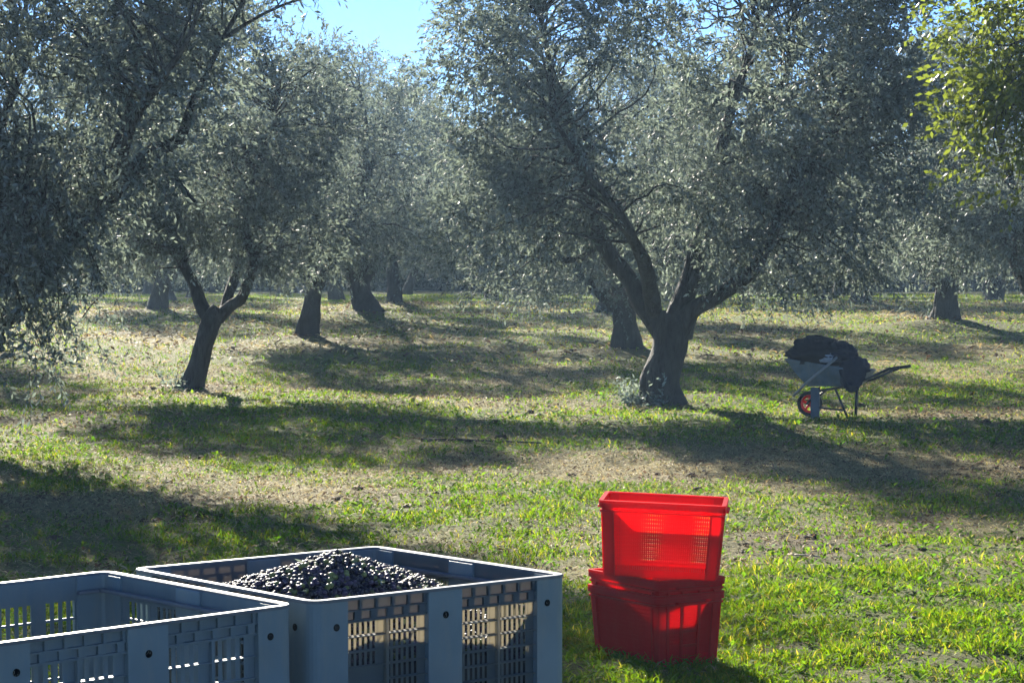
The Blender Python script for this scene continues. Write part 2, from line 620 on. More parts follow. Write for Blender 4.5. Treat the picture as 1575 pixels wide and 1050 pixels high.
def blades(rng, x, y, h, w, lean, col):
    """one bent blade of two faces per point"""
    n = len(x)
    z = ground_z(x, y) - 0.008
    an = rng.uniform(0, 2 * np.pi, n)
    dx, dy = np.cos(an), np.sin(an)
    ln = lean * rng.uniform(0.3, 1.3, n)
    la = rng.uniform(0, 2 * np.pi, n)
    lx, ly = np.cos(la) * ln * h, np.sin(la) * ln * h
    b = np.stack([x, y, z], 1)
    side = np.stack([dx * w / 2, dy * w / 2, np.zeros(n)], 1)
    mid = b + np.stack([lx * 0.35, ly * 0.35, h * 0.55], 1)
    tip = b + np.stack([lx, ly, h * np.clip(1.0 - 0.35 * ln, 0.25, 1)], 1)
    V = np.stack([b - side * 0.7, b + side * 0.7, mid + side, mid - side, tip], 1).reshape(-1, 3)
    i = np.arange(n) * 5
    Q = np.stack([i, i + 1, i + 2, i + 3], 1)
    T = np.stack([i + 3, i + 2, i + 4], 1)
    return V, Q, T, np.concatenate([col, col])


def flakes(rng, x, y, l, w, lift, col):
    """short straws, dead leaves and broad weed leaves lying on or rising from the ground"""
    n = len(x)
    z = ground_z(x, y) + 0.004 + rng.uniform(0, 0.02, n)
    an = rng.uniform(0, 2 * np.pi, n)
    d = np.stack([np.cos(an), np.sin(an), np.zeros(n)], 1)
    s = np.stack([-np.sin(an), np.cos(an), rng.uniform(-0.5, 0.5, n)], 1) * (w / 2)[:, None]
    up = lift * rng.uniform(0, 1, n)
    tip = np.stack([d[:, 0] * l, d[:, 1] * l, up * l], 1)
    b = np.stack([x, y, z], 1)
    m = b + tip * 0.5 + np.stack([np.zeros(n), np.zeros(n), l * 0.12], 1)
    V = np.stack([b, m + s, b + tip, m - s], 1).reshape(-1, 3)
    i = np.arange(n) * 4
    return V, np.stack([i, i + 1, i + 2, i + 3], 1), col


def vary(rng, base, n, amt=0.25, hue=0.12):
    c = np.tile(np.array(base), (n, 1)) * rng.uniform(1 - amt, 1 + amt, (n, 1))
    c[:, 0] *= rng.uniform(1 - hue, 1 + hue * 2, n)
    return np.clip(c, 0, 1)


def build_grass():
    rng = np.random.default_rng(4)
    VV, QQ, TT, CQ, CT = [], [], [], [], []
    off = 0
    for y0, y1, dens, hh, ww in ((8.2, 13.5, 5000, 0.040, 0.0058), (13.5, 22, 1400, 0.038, 0.0075), (22, 42, 360, 0.045, 0.011), (42, 115, 70, 0.06, 0.017)):
        x, y = scatter_points(rng, y0, y1, dens)
        g = green_mask(x, y)
        tuft = fbm(x * 3.2, y * 3.2, 44, 2)
        keep = rng.uniform(0, 1, len(x)) < np.clip(g * 1.1 * np.clip((tuft - 0.32) * 3.2, 0.1, 1), 0, 1) * (1 - 0.75 * litter_mask(x, y))
        keep &= ~inside_bins(x, y)
        x, y, g, tuft = x[keep], y[keep], g[keep], tuft[keep]
        n = len(x)
        h = hh * np.minimum(rng.lognormal(0, 0.36, n), 2.0) * (0.45 + 1.1 * tuft)
        w = ww * rng.uniform(0.6, 1.5, n)
        col = vary(rng, (0.11, 0.185, 0.018), n, 0.45)
        yel = rng.uniform(0, 1, n) < 0.15
        col[yel] = vary(rng, (0.27, 0.28, 0.045), int(yel.sum()))
        V, Q, T, c2 = blades(rng, x, y, h, w, 0.9, col)
        VV.append(V); QQ.append(Q + off); TT.append(T + off); CQ.append(col); CT.append(col)
        off += len(V)
    o = mesh_np('grass', np.concatenate(VV), [np.concatenate(QQ), np.concatenate(TT)], M['blade'],
                attrs={'col': np.concatenate(CQ + CT)})
    tag(o, 'short yellow green grass growing in patches over the grove floor', 'grass', kind='stuff')
    # broad leaved weeds
    VV, QQ, CC, off = [], [], [], 0
    for y0, y1, dens, ll in ((8.2, 13.5, 800, 0.028), (13.5, 24, 300, 0.033), (24, 42, 60, 0.05)):
        x, y = scatter_points(rng, y0, y1, dens / 5)
        g = green_mask(x, y)
        keep = (rng.uniform(0, 1, len(x)) < g * 0.9) & ~inside_bins(x, y)
        x, y = np.repeat(x[keep], 5), np.repeat(y[keep], 5)
        x = x + rng.normal(0, 0.012, len(x)); y = y + rng.normal(0, 0.012, len(y))
        n = len(x)
        l = ll * np.minimum(rng.lognormal(0, 0.35, n), 1.8)
        col = vary(rng, (0.095, 0.18, 0.022), n, 0.45)
        V, Q, c = flakes(rng, x, y, l, l * rng.uniform(0.3, 0.6, n), 0.9, col)
        VV.append(V); QQ.append(Q + off); CC.append(c); off += len(V)
    o = mesh_np('weeds', np.concatenate(VV), [np.concatenate(QQ)], M['blade'], attrs={'col': np.concatenate(CC)})
    tag(o, 'low broad leaved weeds mixed into the grass of the grove floor', 'weeds', kind='stuff')
    # dry straw and dead leaves
    VV, QQ, CC, off = [], [], [], 0
    for y0, y1, dens, ll, ww in ((8.2, 13.5, 500, 0.045, 0.0045), (13.5, 24, 620, 0.048, 0.0065), (24, 42, 220, 0.065, 0.011), (42, 80, 30, 0.14, 0.03)):
        x, y = scatter_points(rng, y0, y1, dens)
        g = green_mask(x, y)
        keep = (rng.uniform(0, 1, len(x)) < np.clip(1.1 - 0.8 * g, 0.2, 1)) & ~inside_bins(x, y)
        x, y = x[keep], y[keep]
        n = len(x)
        l = ll * np.minimum(rng.lognormal(0, 0.4, n), 1.9)
        w = ww * rng.uniform(0.5, 1.6, n)
        col = vary(rng, (0.40, 0.345, 0.17), n, 0.4, 0.10)
        dk = rng.uniform(0, 1, n) < 0.28 + 0.4 * litter_mask(x, y)
        col[dk] = vary(rng, (0.12, 0.085, 0.055), int(dk.sum()), 0.4)
        l[dk] *= 0.8; w[dk] *= 1.8
        V, Q, c = flakes(rng, x, y, l, w, 0.55, col)
        VV.append(V); QQ.append(Q + off); CC.append(c); off += len(V)
    o = mesh_np('dry_straw', np.concatenate(VV), [np.concatenate(QQ)], M['straw'], attrs={'col': np.concatenate(CC)})
    tag(o, 'dry straw and dead leaves strewn over the bare ground between the trees', 'straw', kind='stuff')


build_grass()


def build_clods():
    rng = np.random.default_rng(31)
    x, y = scatter_points(rng, 10.5, 38, 16)
    lm = litter_mask(x, y)
    keep = (rng.uniform(0, 1, len(x)) < 0.06 + 0.9 * lm * (1 - green_mask(x, y))) & ~inside_bins(x, y)
    x, y = x[keep], y[keep]
    n = len(x)
    nu, nv = 7, 5
    P = [(0, 0, 1.0)]
    for i in range(1, nv):
        for k in range(nu):
            a, t = 2 * math.pi * k / nu, math.pi * i / nv
            P.append((math.sin(t) * math.cos(a), math.sin(t) * math.sin(a), math.cos(t)))
    P.append((0, 0, -1.0))
    P = np.array(P)
    Q = [(1 + i * nu + k, 1 + (i + 1) * nu + k, 1 + (i + 1) * nu + (k + 1) % nu, 1 + i * nu + (k + 1) % nu) for i in range(nv - 2) for k in range(nu)]
    e = 1 + (nv - 2) * nu
    T = [(0, 1 + k, 1 + (k + 1) % nu) for k in range(nu)] + [(len(P) - 1, e + (k + 1) % nu, e + k) for k in range(nu)]
    Q, T = np.array(Q), np.array(T)
    r = 0.016 * rng.lognormal(0, 0.5, n)
    V = P[None] * (1 + rng.uniform(-0.3, 0.3, (n, len(P), 1))) * (r[:, None] * rng.uniform(0.7, 1.4, (n, 3)) * np.array([1.2, 1.2, 0.7]))[:, None, :]
    V = V + np.stack([x, y, ground_z(x, y) + 0.004], 1)[:, None, :]
    o = (np.arange(n) * len(P))[:, None, None]
    col = vary(rng, (0.085, 0.062, 0.042), n, 0.5)
    ob = mesh_np('soil_clods', V.reshape(-1, 3), [(Q[None] + o).reshape(-1, 4), (T[None] + o).reshape(-1, 3)], M['straw'],
                 attrs={'col': np.concatenate([np.repeat(col, len(Q), 0), np.repeat(col, len(T), 0)])})
    tag(ob, 'dark crumbs of soil scattered over the bare patches of the grove floor', 'soil clods', kind='stuff')


build_clods()


# ------------------------------------------------------------------ trees
def catmull(P, r, step):
    P = np.asarray(P, float)
    r = np.asarray(r, float)
    out, rr = [], []
    n = len(P)
    for i in range(n - 1):
        p0, p1, p2, p3 = P[max(i - 1, 0)], P[i], P[i + 1], P[min(i + 2, n - 1)]
        k = max(2, int(np.linalg.norm(p2 - p1) / step))
        for t in np.arange(k) / k:
            out.append(0.5 * (2 * p1 + (p2 - p0) * t + (2 * p0 - 5 * p1 + 4 * p2 - p3) * t * t + (3 * p1 - p0 - 3 * p2 + p3) * t ** 3))
            rr.append(r[i] * (1 - t) + r[i + 1] * t)
    out.append(P[-1]); rr.append(r[-1])
    return np.array(out), np.array(rr)


def tube_np(P, r, n):
    """tube arrays with caps left open at the far (thin) end closed by a point"""
    T = np.gradient(P, axis=0)
    T /= np.linalg.norm(T, axis=1)[:, None] + 1e-9
    a = np.cross(T[0], [0, 1, 0.2])
    A = []
    for t in T:
        a = a - t * a.dot(t)
        a = a / (np.linalg.norm(a) + 1e-9)
        A.append(a)
    A = np.array(A)
    B = np.cross(T, A)
    an = np.arange(n) * 2 * np.pi / n
    V = P[:, None, :] + (A[:, None, :] * np.cos(an)[None, :, None] + B[:, None, :] * np.sin(an)[None, :, None]) * r[:, None, None]
    V = V.reshape(-1, 3)
    m = len(P)
    i = np.arange(m - 1)[:, None] * n
    k = np.arange(n)[None, :]
    k2 = (k + 1) % n
    F = np.stack([i + k, i + k2, i + n + k2, i + n + k], -1).reshape(-1, 4)
    return V, F


class Tree:
    def __init__(self, seed, limbs, crown, n_clump, shoots_per_clump, leaves, leaf_len, leaf_ratio=0.24,
                 leaf='olive_leaf', clump_r=(0.40, 0.70), droop=0.45, shoot_len=(0.30, 0.60), gnarl=0.13, suckers=0, shell=0.5):
        rng = np.random.default_rng(seed)
        # ---- trunk and limbs
        VV, FF, off = [], [], 0
        pool, pool_r = [], []
        for pts, rad in limbs:
            P, r = catmull(pts, rad, 0.07)
            jit = np.stack([vnoise(P[:, 2] * 2.3 + seed, P[:, 0] * 2 + 3, 1), vnoise(P[:, 2] * 2.1 + 40 + seed, P[:, 1] * 2, 2), np.full(len(P), 0.5)], 1) - 0.5
            P = P + jit * np.minimum(r, 0.12)[:, None] * 0.8
            n = 28 if rad[0] > 0.14 else 12
            V, F = tube_np(P, r, n)
            c = np.repeat(P, n, axis=0)
            rr = np.repeat(r, n)
            d = (V - c) / rr[:, None]
            ang = np.tile(np.arange(n) * 2 * np.pi / n, len(P))
            lump = (vnoise3(V * np.array([4.5, 4.5, 1.6]) + seed, 3) - 0.5) * 2.0 + (vnoise3(V * np.array([11, 11, 5.0]) + seed, 9) - 0.5) * 0.9
            fis = np.sin(ang * 6 + 5 * (vnoise(V[:, 2] * 1.7 + seed, ang * 0.0 + 2, 4) - 0.5) + V[:, 2] * 1.3) * 0.5 + np.sin(ang * 9 - V[:, 2] * 2.1) * 0.3
            V = c + d * (rr * (1 + gnarl * lump * 1.5 + (0.055 if n > 12 else 0.03) * fis))[:, None]
            VV.append(V); FF.append(F + off); off += len(V)
            k = len(P) // 3 if rad[0] > 0.14 else len(P) // 4
            pool.append(P[k:]); pool_r.append(r[k:])
        self.trunk = (np.concatenate(VV), np.concatenate(FF))
        pool, pool_r = np.concatenate(pool), np.concatenate(pool_r)
        hi = pool[:, 2] > np.percentile(pool[:, 2], 15)
        pool, pool_r = pool[hi], pool_r[hi]
        # ---- clump centres inside the crown volumes
        cen = np.array([c[0] for c in crown], float)
        rad = np.array([c[1] for c in crown], float)
        wt = np.array([c[2] if len(c) > 2 else np.prod(c[1]) for c in crown], float)
        ii = rng.choice(len(crown), n_clump, p=wt / wt.sum())
        d = rng.normal(size=(n_clump, 3)); d /= np.linalg.norm(d, axis=1)[:, None]
        rr = rng.uniform(0, 1, n_clump) ** (1 / 3.0)
        rr = shell + (1 - shell) * rr
        cl = cen[ii] + d * rad[ii] * rr[:, None]
        ctr = (cen * wt[:, None]).sum(0) / wt.sum()
        # ---- branches to each clump
        BV, BF, boff = [], [], 0
        for c in cl:
            dd = np.linalg.norm(pool - c, axis=1) + 0.6 * np.maximum(0, pool[:, 2] - c[2])
            j = int(np.argmin(dd + rng.uniform(0, 0.5, len(dd))))
            a = pool[j]
            L = np.linalg.norm(c - a)
            if L < 0.15: continue
            m1 = a + (c - a) * 0.35 + np.array([0, 0, 0.14 * L]) + rng.normal(0, 0.11 * L, 3)
            m2 = a + (c - a) * 0.70 + np.array([0, 0, 0.10 * L]) + rng.normal(0, 0.10 * L, 3)
            r0 = min(pool_r[j] * 0.55, 0.010 + 0.011 * L)
            P, r = catmull([a, m1, m2, c], [r0, r0 * 0.7, r0 * 0.42, 0.005], max(0.14, L / 9))
            P[1:-1] += rng.normal(0, 0.022, (len(P) - 2, 3))
            V, F = tube_np(P, r, 5)
            BV.append(V); BF.append(F + boff); boff += len(V)
        # ---- shoots
        ns = rng.poisson(shoots_per_clump * rng.uniform(0.45, 1.6, len(cl)))
        ci = np.repeat(np.arange(len(cl)), ns)
        n = len(ci)
        cr = rng.uniform(*clump_r, len(cl))[ci]
        off3 = rng.normal(size=(n, 3)) * np.array([1, 1, 0.75])
        off3 = off3 / np.linalg.norm(off3, axis=1)[:, None] * (rng.uniform(0, 1, n) ** 0.55)[:, None]
        p0 = cl[ci] + off3 * cr[:, None]
        out = cl[ci] - ctr
        out /= np.linalg.norm(out, axis=1)[:, None] + 1e-6
        d0 = 0.7 * off3 + 0.45 * out + 0.55 * rng.normal(size=(n, 3)) + np.array([0, 0, 0.30])
        d0 /= np.linalg.norm(d0, axis=1)[:, None]
        SL = rng.uniform(*shoot_len, n)
        dr = droop * rng.uniform(0.2, 1.6, n)
        def pos(t): return p0 + d0 * (SL * t)[:, None] - np.array([0, 0, 1.0]) * (dr * SL * t * t)[:, None]
        def tan(t):
            v = d0 * SL[:, None] - np.array([0, 0, 2.0]) * (dr * SL * t)[:, None]
            return v / (np.linalg.norm(v, axis=1)[:, None] + 1e-9)
        # twigs: thin three sided prisms of two pieces
        ts = [0.0, 0.5, 1.0]
        w = 0.0042
        tv = []
        for t in ts:
            P = pos(np.full(n, t))
            q = w * (1 - 0.6 * t)
            for k in range(3):
                a = 2 * math.pi * k / 3
                tv.append(P + np.array([math.cos(a) * q, math.sin(a) * q, 0]))
        TV = np.stack(tv, 1).reshape(-1, 3)
        b = np.arange(n)[:, None] * 9
        tf = []
        for s in (0, 3):
            for k in range(3):
                k2 = (k + 1) % 3
                tf.append(np.concatenate([b + s + k, b + s + k2, b + s + 3 + k2, b + s + 3 + k], 1))
        TF = np.concatenate(tf)
        # leaves
        LV, TN = [], []
        shade = rng.uniform(0.2, 0.8, len(cl))[ci]
        for k in range(leaves):
            t = np.clip((k + 0.6) / leaves + rng.normal(0, 0.03, n), 0.02, 1.02)
            P, T = pos(t), tan(t)
            a = rng.normal(size=(n, 3))
            s = a - T * (a * T).sum(1)[:, None]
            s /= np.linalg.norm(s, axis=1)[:, None] + 1e-9
            dr_ = T * 0.75 + s * rng.uniform(0.4, 1.1, n)[:, None] + np.array([0, 0, -0.12])
            dr_ /= np.linalg.norm(dr_, axis=1)[:, None]
            nn = np.cross(dr_, rng.normal(size=(n, 3)) + np.array([0, 0, 0.001]))
            nn /= np.linalg.norm(nn, axis=1)[:, None] + 1e-9
            l = leaf_len * rng.uniform(0.65, 1.25, n)
            wd = (l * leaf_ratio * 0.5)[:, None] * nn
            mid = P + dr_ * (l * 0.48)[:, None]
            LV.append(np.stack([P, mid + wd, P + dr_ * l[:, None], mid - wd], 1).reshape(-1, 3))
            TN.append(np.clip(0.55 * shade + 0.45 * rng.uniform(0, 1, n), 0, 1))
        LV, TN = np.concatenate(LV), np.concatenate(TN)
        LF = (np.arange(len(LV) // 4)[:, None] * 4) + np.arange(4)[None, :]
        nb, nt_ = len(BV) and sum(len(v) for v in BV), len(TV)
        V = np.concatenate((BV if BV else []) + [TV, LV])
        F = np.concatenate((BF if BF else []) + [TF + nb, LF + nb + nt_])
        nwood = len(F) - len(LF)
        self.crown = (V, F, np.concatenate([np.ones(nwood), np.zeros(len(LF))]), np.concatenate([np.full(nwood, 0.5), TN]))
        self.leaf = leaf
        self.mesh = None
        self.suckers = None
        if suckers:
            m = suckers
            base = np.asarray(limbs[0][0][0], float)
            r0 = limbs[0][1][0]
            a = rng.uniform(np.pi * 0.75, np.pi * 1.5, m)
            p = base + np.stack([np.cos(a) * r0 * rng.uniform(0.9, 1.5, m), np.sin(a) * r0 * rng.uniform(0.9, 1.3, m), np.zeros(m)], 1)
            h = rng.uniform(0.12, 0.45, m)
            dirn = np.stack([np.cos(a) * 0.35, np.sin(a) * 0.35, np.ones(m)], 1) + rng.normal(0, 0.2, (m, 3))
            LV = []
            for k in range(12):
                t = (k + 1) / 12
                P = p + dirn * (h * t)[:, None]
                dd = rng.normal(size=(m, 3)) + np.array([0, 0, 0.5]); dd /= np.linalg.norm(dd, axis=1)[:, None]
                nn = np.cross(dd, rng.normal(size=(m, 3))); nn /= np.linalg.norm(nn, axis=1)[:, None]
                l = leaf_len * rng.uniform(0.6, 1.1, m)
                mid = P + dd * (l * 0.5)[:, None]
                wd = nn * (l * leaf_ratio * 0.6)[:, None]
                LV.append(np.stack([P, mid + wd, P + dd * l[:, None], mid - wd], 1).reshape(-1, 3))
            LV = np.concatenate(LV)
            self.suckers = (LV, np.arange(len(LV) // 4)[:, None] * 4 + np.arange(4)[None, :], rng.uniform(0.3, 1, len(LV) // 4))

    def place(self, name, label, loc, rz=0.0, group=None, scale=1.0, cat='tree'):
        root = empty(name, loc, (0, 0, rz))
        root.scale = (scale,) * 3
        tag(root, label, cat, group)
        if self.mesh is None:
            t = mesh_np('trunk', self.trunk[0], [self.trunk[1]], M['bark'], root, smooth=True)
            V, F, mi, tint = self.crown
            if self.suckers is not None:
                F = np.concatenate([F, self.suckers[1] + len(V)])
                V = np.concatenate([V, self.suckers[0]])
                mi = np.concatenate([mi, np.zeros(len(self.suckers[1]))])
                tint = np.concatenate([tint, self.suckers[2]])
            c = mesh_np('crown', V, [F], [M[self.leaf], M['bark']], root, mat_idx=mi, attrs={'tint': tint}, smooth=mi > 0)
            self.mesh = [t, c]
            self.crown = self.trunk = self.suckers = None
        else:
            for s in self.mesh:
                o = s.copy()
                C.objects.link(o)
                o.parent = root
        return root


GROVE = 'olive trees of the grove'


def local(base, pts):
    return [tuple(at(px, py, base[1] + dz) - Vector(base)) for px, py, dz in pts]


# ---- the big tree right of centre
HX, HY = hit(1018, 622)
B = (HX, HY, gz(HX, HY) - 0.06)
main_tree = Tree(11, [
    (local(B, [(1018, 628, 0), (1016, 600, 0), (1026, 545, 0), (1030, 505, 0), (1035, 480, 0)]), [0.34, 0.265, 0.22, 0.235, 0.18]),
    (local(B, [(1022, 520, 0), (1003, 487, 0.1), (966, 432, 0.3), (925, 360, 0.5), (906, 290, 0.6), (880, 200, 0.6), (850, 110, 0.3), (830, 20, 0)]), [0.16, 0.14, 0.12, 0.10, 0.085, 0.065, 0.045, 0.025]),
    (local(B, [(1008, 480, 0), (1000, 430, -0.4), (985, 385, -0.9), (950, 330, -1.5), (900, 260, -1.9), (850, 180, -2.2)]), [0.12, 0.105, 0.085, 0.065, 0.045, 0.025]),
    (local(B, [(1036, 500, 0), (1056, 450, 0.1), (1074, 395, 0.2), (1092, 320, 0.2), (1104, 260, 0.1), (1120, 180, -0.3), (1150, 90, -0.5), (1170, 10, -0.7)]), [0.16, 0.135, 0.12, 0.10, 0.085, 0.065, 0.045, 0.025]),
    (local(B, [(1046, 515, 0), (1066, 480, -0.1), (1110, 452, -0.3), (1160, 415, -0.5), (1188, 360, -0.5), (1215, 300, -0.4), (1260, 220, 0), (1310, 120, 0.2)]), [0.16, 0.12, 0.10, 0.088, 0.08, 0.065, 0.045, 0.025]),
    (local(B, [(1092, 320, 0.2), (1130, 250, 1.0), (1180, 170, 1.8), (1230, 80, 2.2)]), [0.11, 0.085, 0.06, 0.025]),
    (local(B, [(906, 290, 0.6), (870, 230, 1.1), (820, 160, 1.5), (770, 90, 1.6)]), [0.10, 0.075, 0.05, 0.025]),
    (local(B, [(925, 360, 0.5), (900, 395, 0.3), (850, 400, 0.1), (800, 395, 0.0)]), [0.08, 0.05, 0.035, 0.02]),
], [((0.25, 0.4, 5.0), (3.25, 3.2, 3.1), 9), ((-2.0, -0.2, 2.5), (0.9, 1.1, 0.9), 0.8), ((1.6, -0.3, 2.4), (1.3, 1.3, 0.9), 1.1),
    ((-2.0, 0, 3.6), (0.9, 1.2, 1.5), 0.8), ((2.0, -0.5, 4.6), (1.4, 1.2, 1.9), 1.3), ((2.7, 0.0, 3.6), (1.1, 1.6, 1.7), 1.0), ((1.0, 0.2, 7.3), (2.0, 2.0, 1.0), 1.5)],
    390, 29, 14, 0.080, 0.37, shell=0.5, suckers=40, droop=0.28, clump_r=(0.28, 0.55), shoot_len=(0.22, 0.46))
main_tree.place('olive_tree', 'large forked olive tree right of centre with thick trunk and three spreading limbs', B, group=GROVE)

# ---- slim leaning tree on the left
HX, HY = hit(296, 598)
B = (HX, HY, gz(HX, HY) - 0.06)
left_tree = Tree(23, [
    (local(B, [(292, 602, 0), (298, 580, 0), (312, 535, 0), (328, 492, 0), (338, 475, 0)]), [0.25, 0.18, 0.15, 0.155, 0.12]),
    (local(B, [(330, 500, 0), (312, 468, 0.1), (292, 430, 0.2), (276, 390, 0.3), (262, 330, 0.5), (250, 250, 0.5), (240, 170, 0.4)]), [0.12, 0.105, 0.09, 0.075, 0.06, 0.045, 0.025]),
    (local(B, [(336, 490, 0), (356, 470, -0.1), (376, 455, -0.2), (389, 405, -0.3), (377, 355, -0.3), (385, 290, -0.4), (410, 220, -0.5), (430, 140, -0.5)]), [0.115, 0.10, 0.09, 0.08, 0.068, 0.055, 0.04, 0.02]),
    (local(B, [(345, 480, 0), (352, 450, 0.4), (365, 405, 0.9), (372, 340, 1.2), (360, 260, 1.5)]), [0.09, 0.08, 0.07, 0.05, 0.03]),
], [((-0.0, 0, 4.15), (2.5, 2.3, 1.75), 8), ((-1.4, 0, 2.5), (0.9, 1.2, 0.8), 1), ((1.3, 0, 2.6), (0.9, 1.1, 0.8), 1)],
    220, 27, 13, 0.082, 0.37, shell=0.48, suckers=10, droop=0.28, clump_r=(0.28, 0.5), shoot_len=(0.22, 0.45))
left_tree.place('olive_tree', 'slim olive tree at left leaning right with a clean Y shaped fork', B, group=GROVE)

# ---- near tree entering from the left edge, trunk outside the frame
EK = 23.5 / 26.0                                     # crown sizes were laid out for a tree 26 m away
B = (-6.5 * EK, 23.5, gz(-6.5 * EK, 23.5) - 0.1)
edge_tree = Tree(37, [
    (local(B, [(-98, 672, 0), (-92, 630, 0), (-60, 560, 0), (-20, 500, 0)]), [0.42, 0.33, 0.27, 0.25]),
    (local(B, [(-40, 530, 0), (30, 460, 0), (110, 365, 0), (190, 280, 0), (240, 232, 0), (278, 214, 0), (300, 150, 0), (345, 60, 0), (375, 0, 0), (400, -60, 0)]), [0.17, 0.12, 0.095, 0.082, 0.076, 0.055, 0.038, 0.028, 0.02, 0.012]),
    (local(B, [(110, 365, 0), (160, 270, 0.5), (200, 170, 0.8), (215, 80, 1.0), (240, -20, 1.2)]), [0.07, 0.058, 0.045, 0.032, 0.02]),
    (local(B, [(190, 280, 0), (202, 200, -0.5), (245, 130, -0.9), (290, 60, -1.1), (320, -30, -1.2)]), [0.062, 0.05, 0.038, 0.028, 0.015]),
    (local(B, [(-50, 540, 0), (-70, 400, 0.6), (-40, 270, 1.2), (10, 170, 1.5), (50, 80, 1.6)]), [0.15, 0.11, 0.08, 0.05, 0.03]),
    (local(B, [(-60, 400, 0.6), (-20, 330, -0.3), (40, 300, -0.7), (90, 320, -0.9)]), [0.07, 0.05, 0.035, 0.02]),
    (local(B, [(240, 232, 0), (262, 262, -0.1), (275, 280, -0.2), (300, 310, -0.3)]), [0.05, 0.04, 0.03, 0.015]),
    (local(B, [(345, 60, 0), (400, 25, -0.2), (460, 0, -0.3), (520, -6, -0.4)]), [0.024, 0.018, 0.013, 0.006]),
], [((c[0] * EK, c[1] * EK, c[2] * EK + 0.17), tuple(q * EK for q in r), w) for c, r, w in [((0.85, 0.2, 4.5), (2.5, 1.8, 2.3), 8), ((1.15, -0.6, 1.85), (0.75, 0.6, 0.85), 1.2), ((0.9, -0.8, 2.75), (1.0, 0.6, 0.9), 1.0),
    ((1.9, 0, 5.2), (1.6, 1.4, 1.0), 1.2), ((1.9, -0.9, 3.9), (1.3, 0.6, 1.2), 1.1), ((3.4, -0.2, 5.25), (0.9, 0.5, 0.28), 0.32)]],
    270, 22, 13, 0.076, 0.38, droop=0.35, clump_r=(0.26, 0.5), shoot_len=(0.22, 0.45))
edge_tree.place('olive_tree', 'olive tree overhanging the left edge, one crooked limb rising right, twigs hanging low', B, group=GROVE)


# ---- generic trees of the grove
def generic(seed, lean, h_fork, r0, spread, top, n_clump=220, per=23, leaf_len=0.088, width=2.7, low=1.5):
    rr = random.Random(seed)
    lx, ly = lean
    fork = (lx, ly, h_fork)
    limbs = [([(0, 0, -0.15), (0.05 * lx, 0, 0.12), (0.5 * lx, 0.5 * ly, 0.55 * h_fork), fork], [r0 * 2.3, r0 * 1.4, r0 * 0.95, r0 * 0.9])]
    k = 4
    for i in range(k):
        a = 2 * math.pi * i / k + rr.uniform(-0.4, 0.4) + 0.4
        s = spread * rr.uniform(0.7, 1.15)
        p1 = (fork[0] + 0.3 * s * math.cos(a), fork[1] + 0.3 * s * math.sin(a), h_fork + 0.35 + rr.uniform(0, 0.3))
        p2 = (fork[0] + 0.65 * s * math.cos(a + 0.2), fork[1] + 0.65 * s * math.sin(a + 0.2), h_fork + 1.3 + rr.uniform(0, 0.4))
        p3 = (fork[0] + 0.95 * s * math.cos(a), fork[1] + 0.95 * s * math.sin(a), h_fork + 2.6 + rr.uniform(0, 0.6))
        p4 = (fork[0] + 1.1 * s * math.cos(a - 0.2), fork[1] + 1.1 * s * math.sin(a - 0.2), min(top - 0.6, h_fork + 4.0))
        st = (fork[0] - 0.02, fork[1], h_fork - 0.25)
        limbs.append(([st, p1, p2, p3, p4], [r0 * 0.6, r0 * 0.52, r0 * 0.4, r0 * 0.27, 0.03]))
    cz = (top + low) / 2 + 0.25
    cr = [((lx * 0.9, ly * 0.9, cz), (width, width, (top - low) / 2 - 0.1), 8)]
    for i in range(5):
        a = 2 * math.pi * i / 5 + rr.uniform(-0.5, 0.5)
        cr.append(((lx + width * 0.7 * math.cos(a), ly + width * 0.7 * math.sin(a), low + 0.75), (0.9, 0.9, 0.75), 0.7))
    return Tree(seed, limbs, cr, n_clump, per, 13, leaf_len, 0.38, clump_r=(0.32, 0.62), shoot_len=(0.28, 0.55), shell=0.4, droop=0.3)


gen_a = generic(101, (0.35, 0.1), 1.35, 0.20, 2.0, 6.0)
gen_b = generic(102, (-0.15, 0.2), 1.0, 0.29, 2.2, 6.8, width=2.9, low=1.3)
gen_c = generic(103, (0.55, -0.1), 1.5, 0.20, 2.0, 7.2, width=2.8, low=1.7)
gen_d = generic(104, (-0.3, 0.0), 1.1, 0.26, 2.3, 6.5, width=3.0, low=1.2)


def put(gen, x, y, rz, label, scale=1.0, group=GROVE):
    return gen.place('olive_tree', label, (x, y, gz(x, y) - 0.08), rz, group, scale)


put(gen_a, -4.5, 50.0, 0.1, 'second olive tree behind the slim leaning one, trunk tilted right, brush at its foot')
put(gen_b, -3.9, 62.0, 0.5, 'stout olive tree left of centre with a wide dark trunk in its own shade', 0.98)
put(gen_c, -3.8, 75.0, 2.0, 'olive tree right behind the stout one, a thin dark upright trunk')
put(gen_d, 2.3, 45.0, 1.1, 'olive tree hidden behind the large forked tree, its dark trunk showing left of the fork', 0.92)
put(gen_c, 2.5, 62.0, 0.3, 'olive tree with a trunk slanting right, farther back left of the large forked tree', 0.95)
put(gen_b, 10.5, 56.0, 2.4, 'broad olive tree at right whose squat trunk flares widely at its base')
put(gen_d, 11.3, 75.0, 3.0, 'olive tree at right between the forked tree and the squat trunk, farther back', 1.05)
put(gen_d, -10.2, 66.0, 4.0, 'olive tree far left, its short trunk seen through the fork of the slim leaning tree', 0.9)
put(gen_a, 9.9, 42.5, 1.9, 'olive tree standing past the right edge, only its grey green crown showing', 1.1)
put(gen_b, -12.0, 46.0, 1.2, 'olive tree past the left edge, only its shadow and outer twigs showing')
rng_b = random.Random(8)
gens = [gen_a, gen_b, gen_c, gen_d]
k = 0
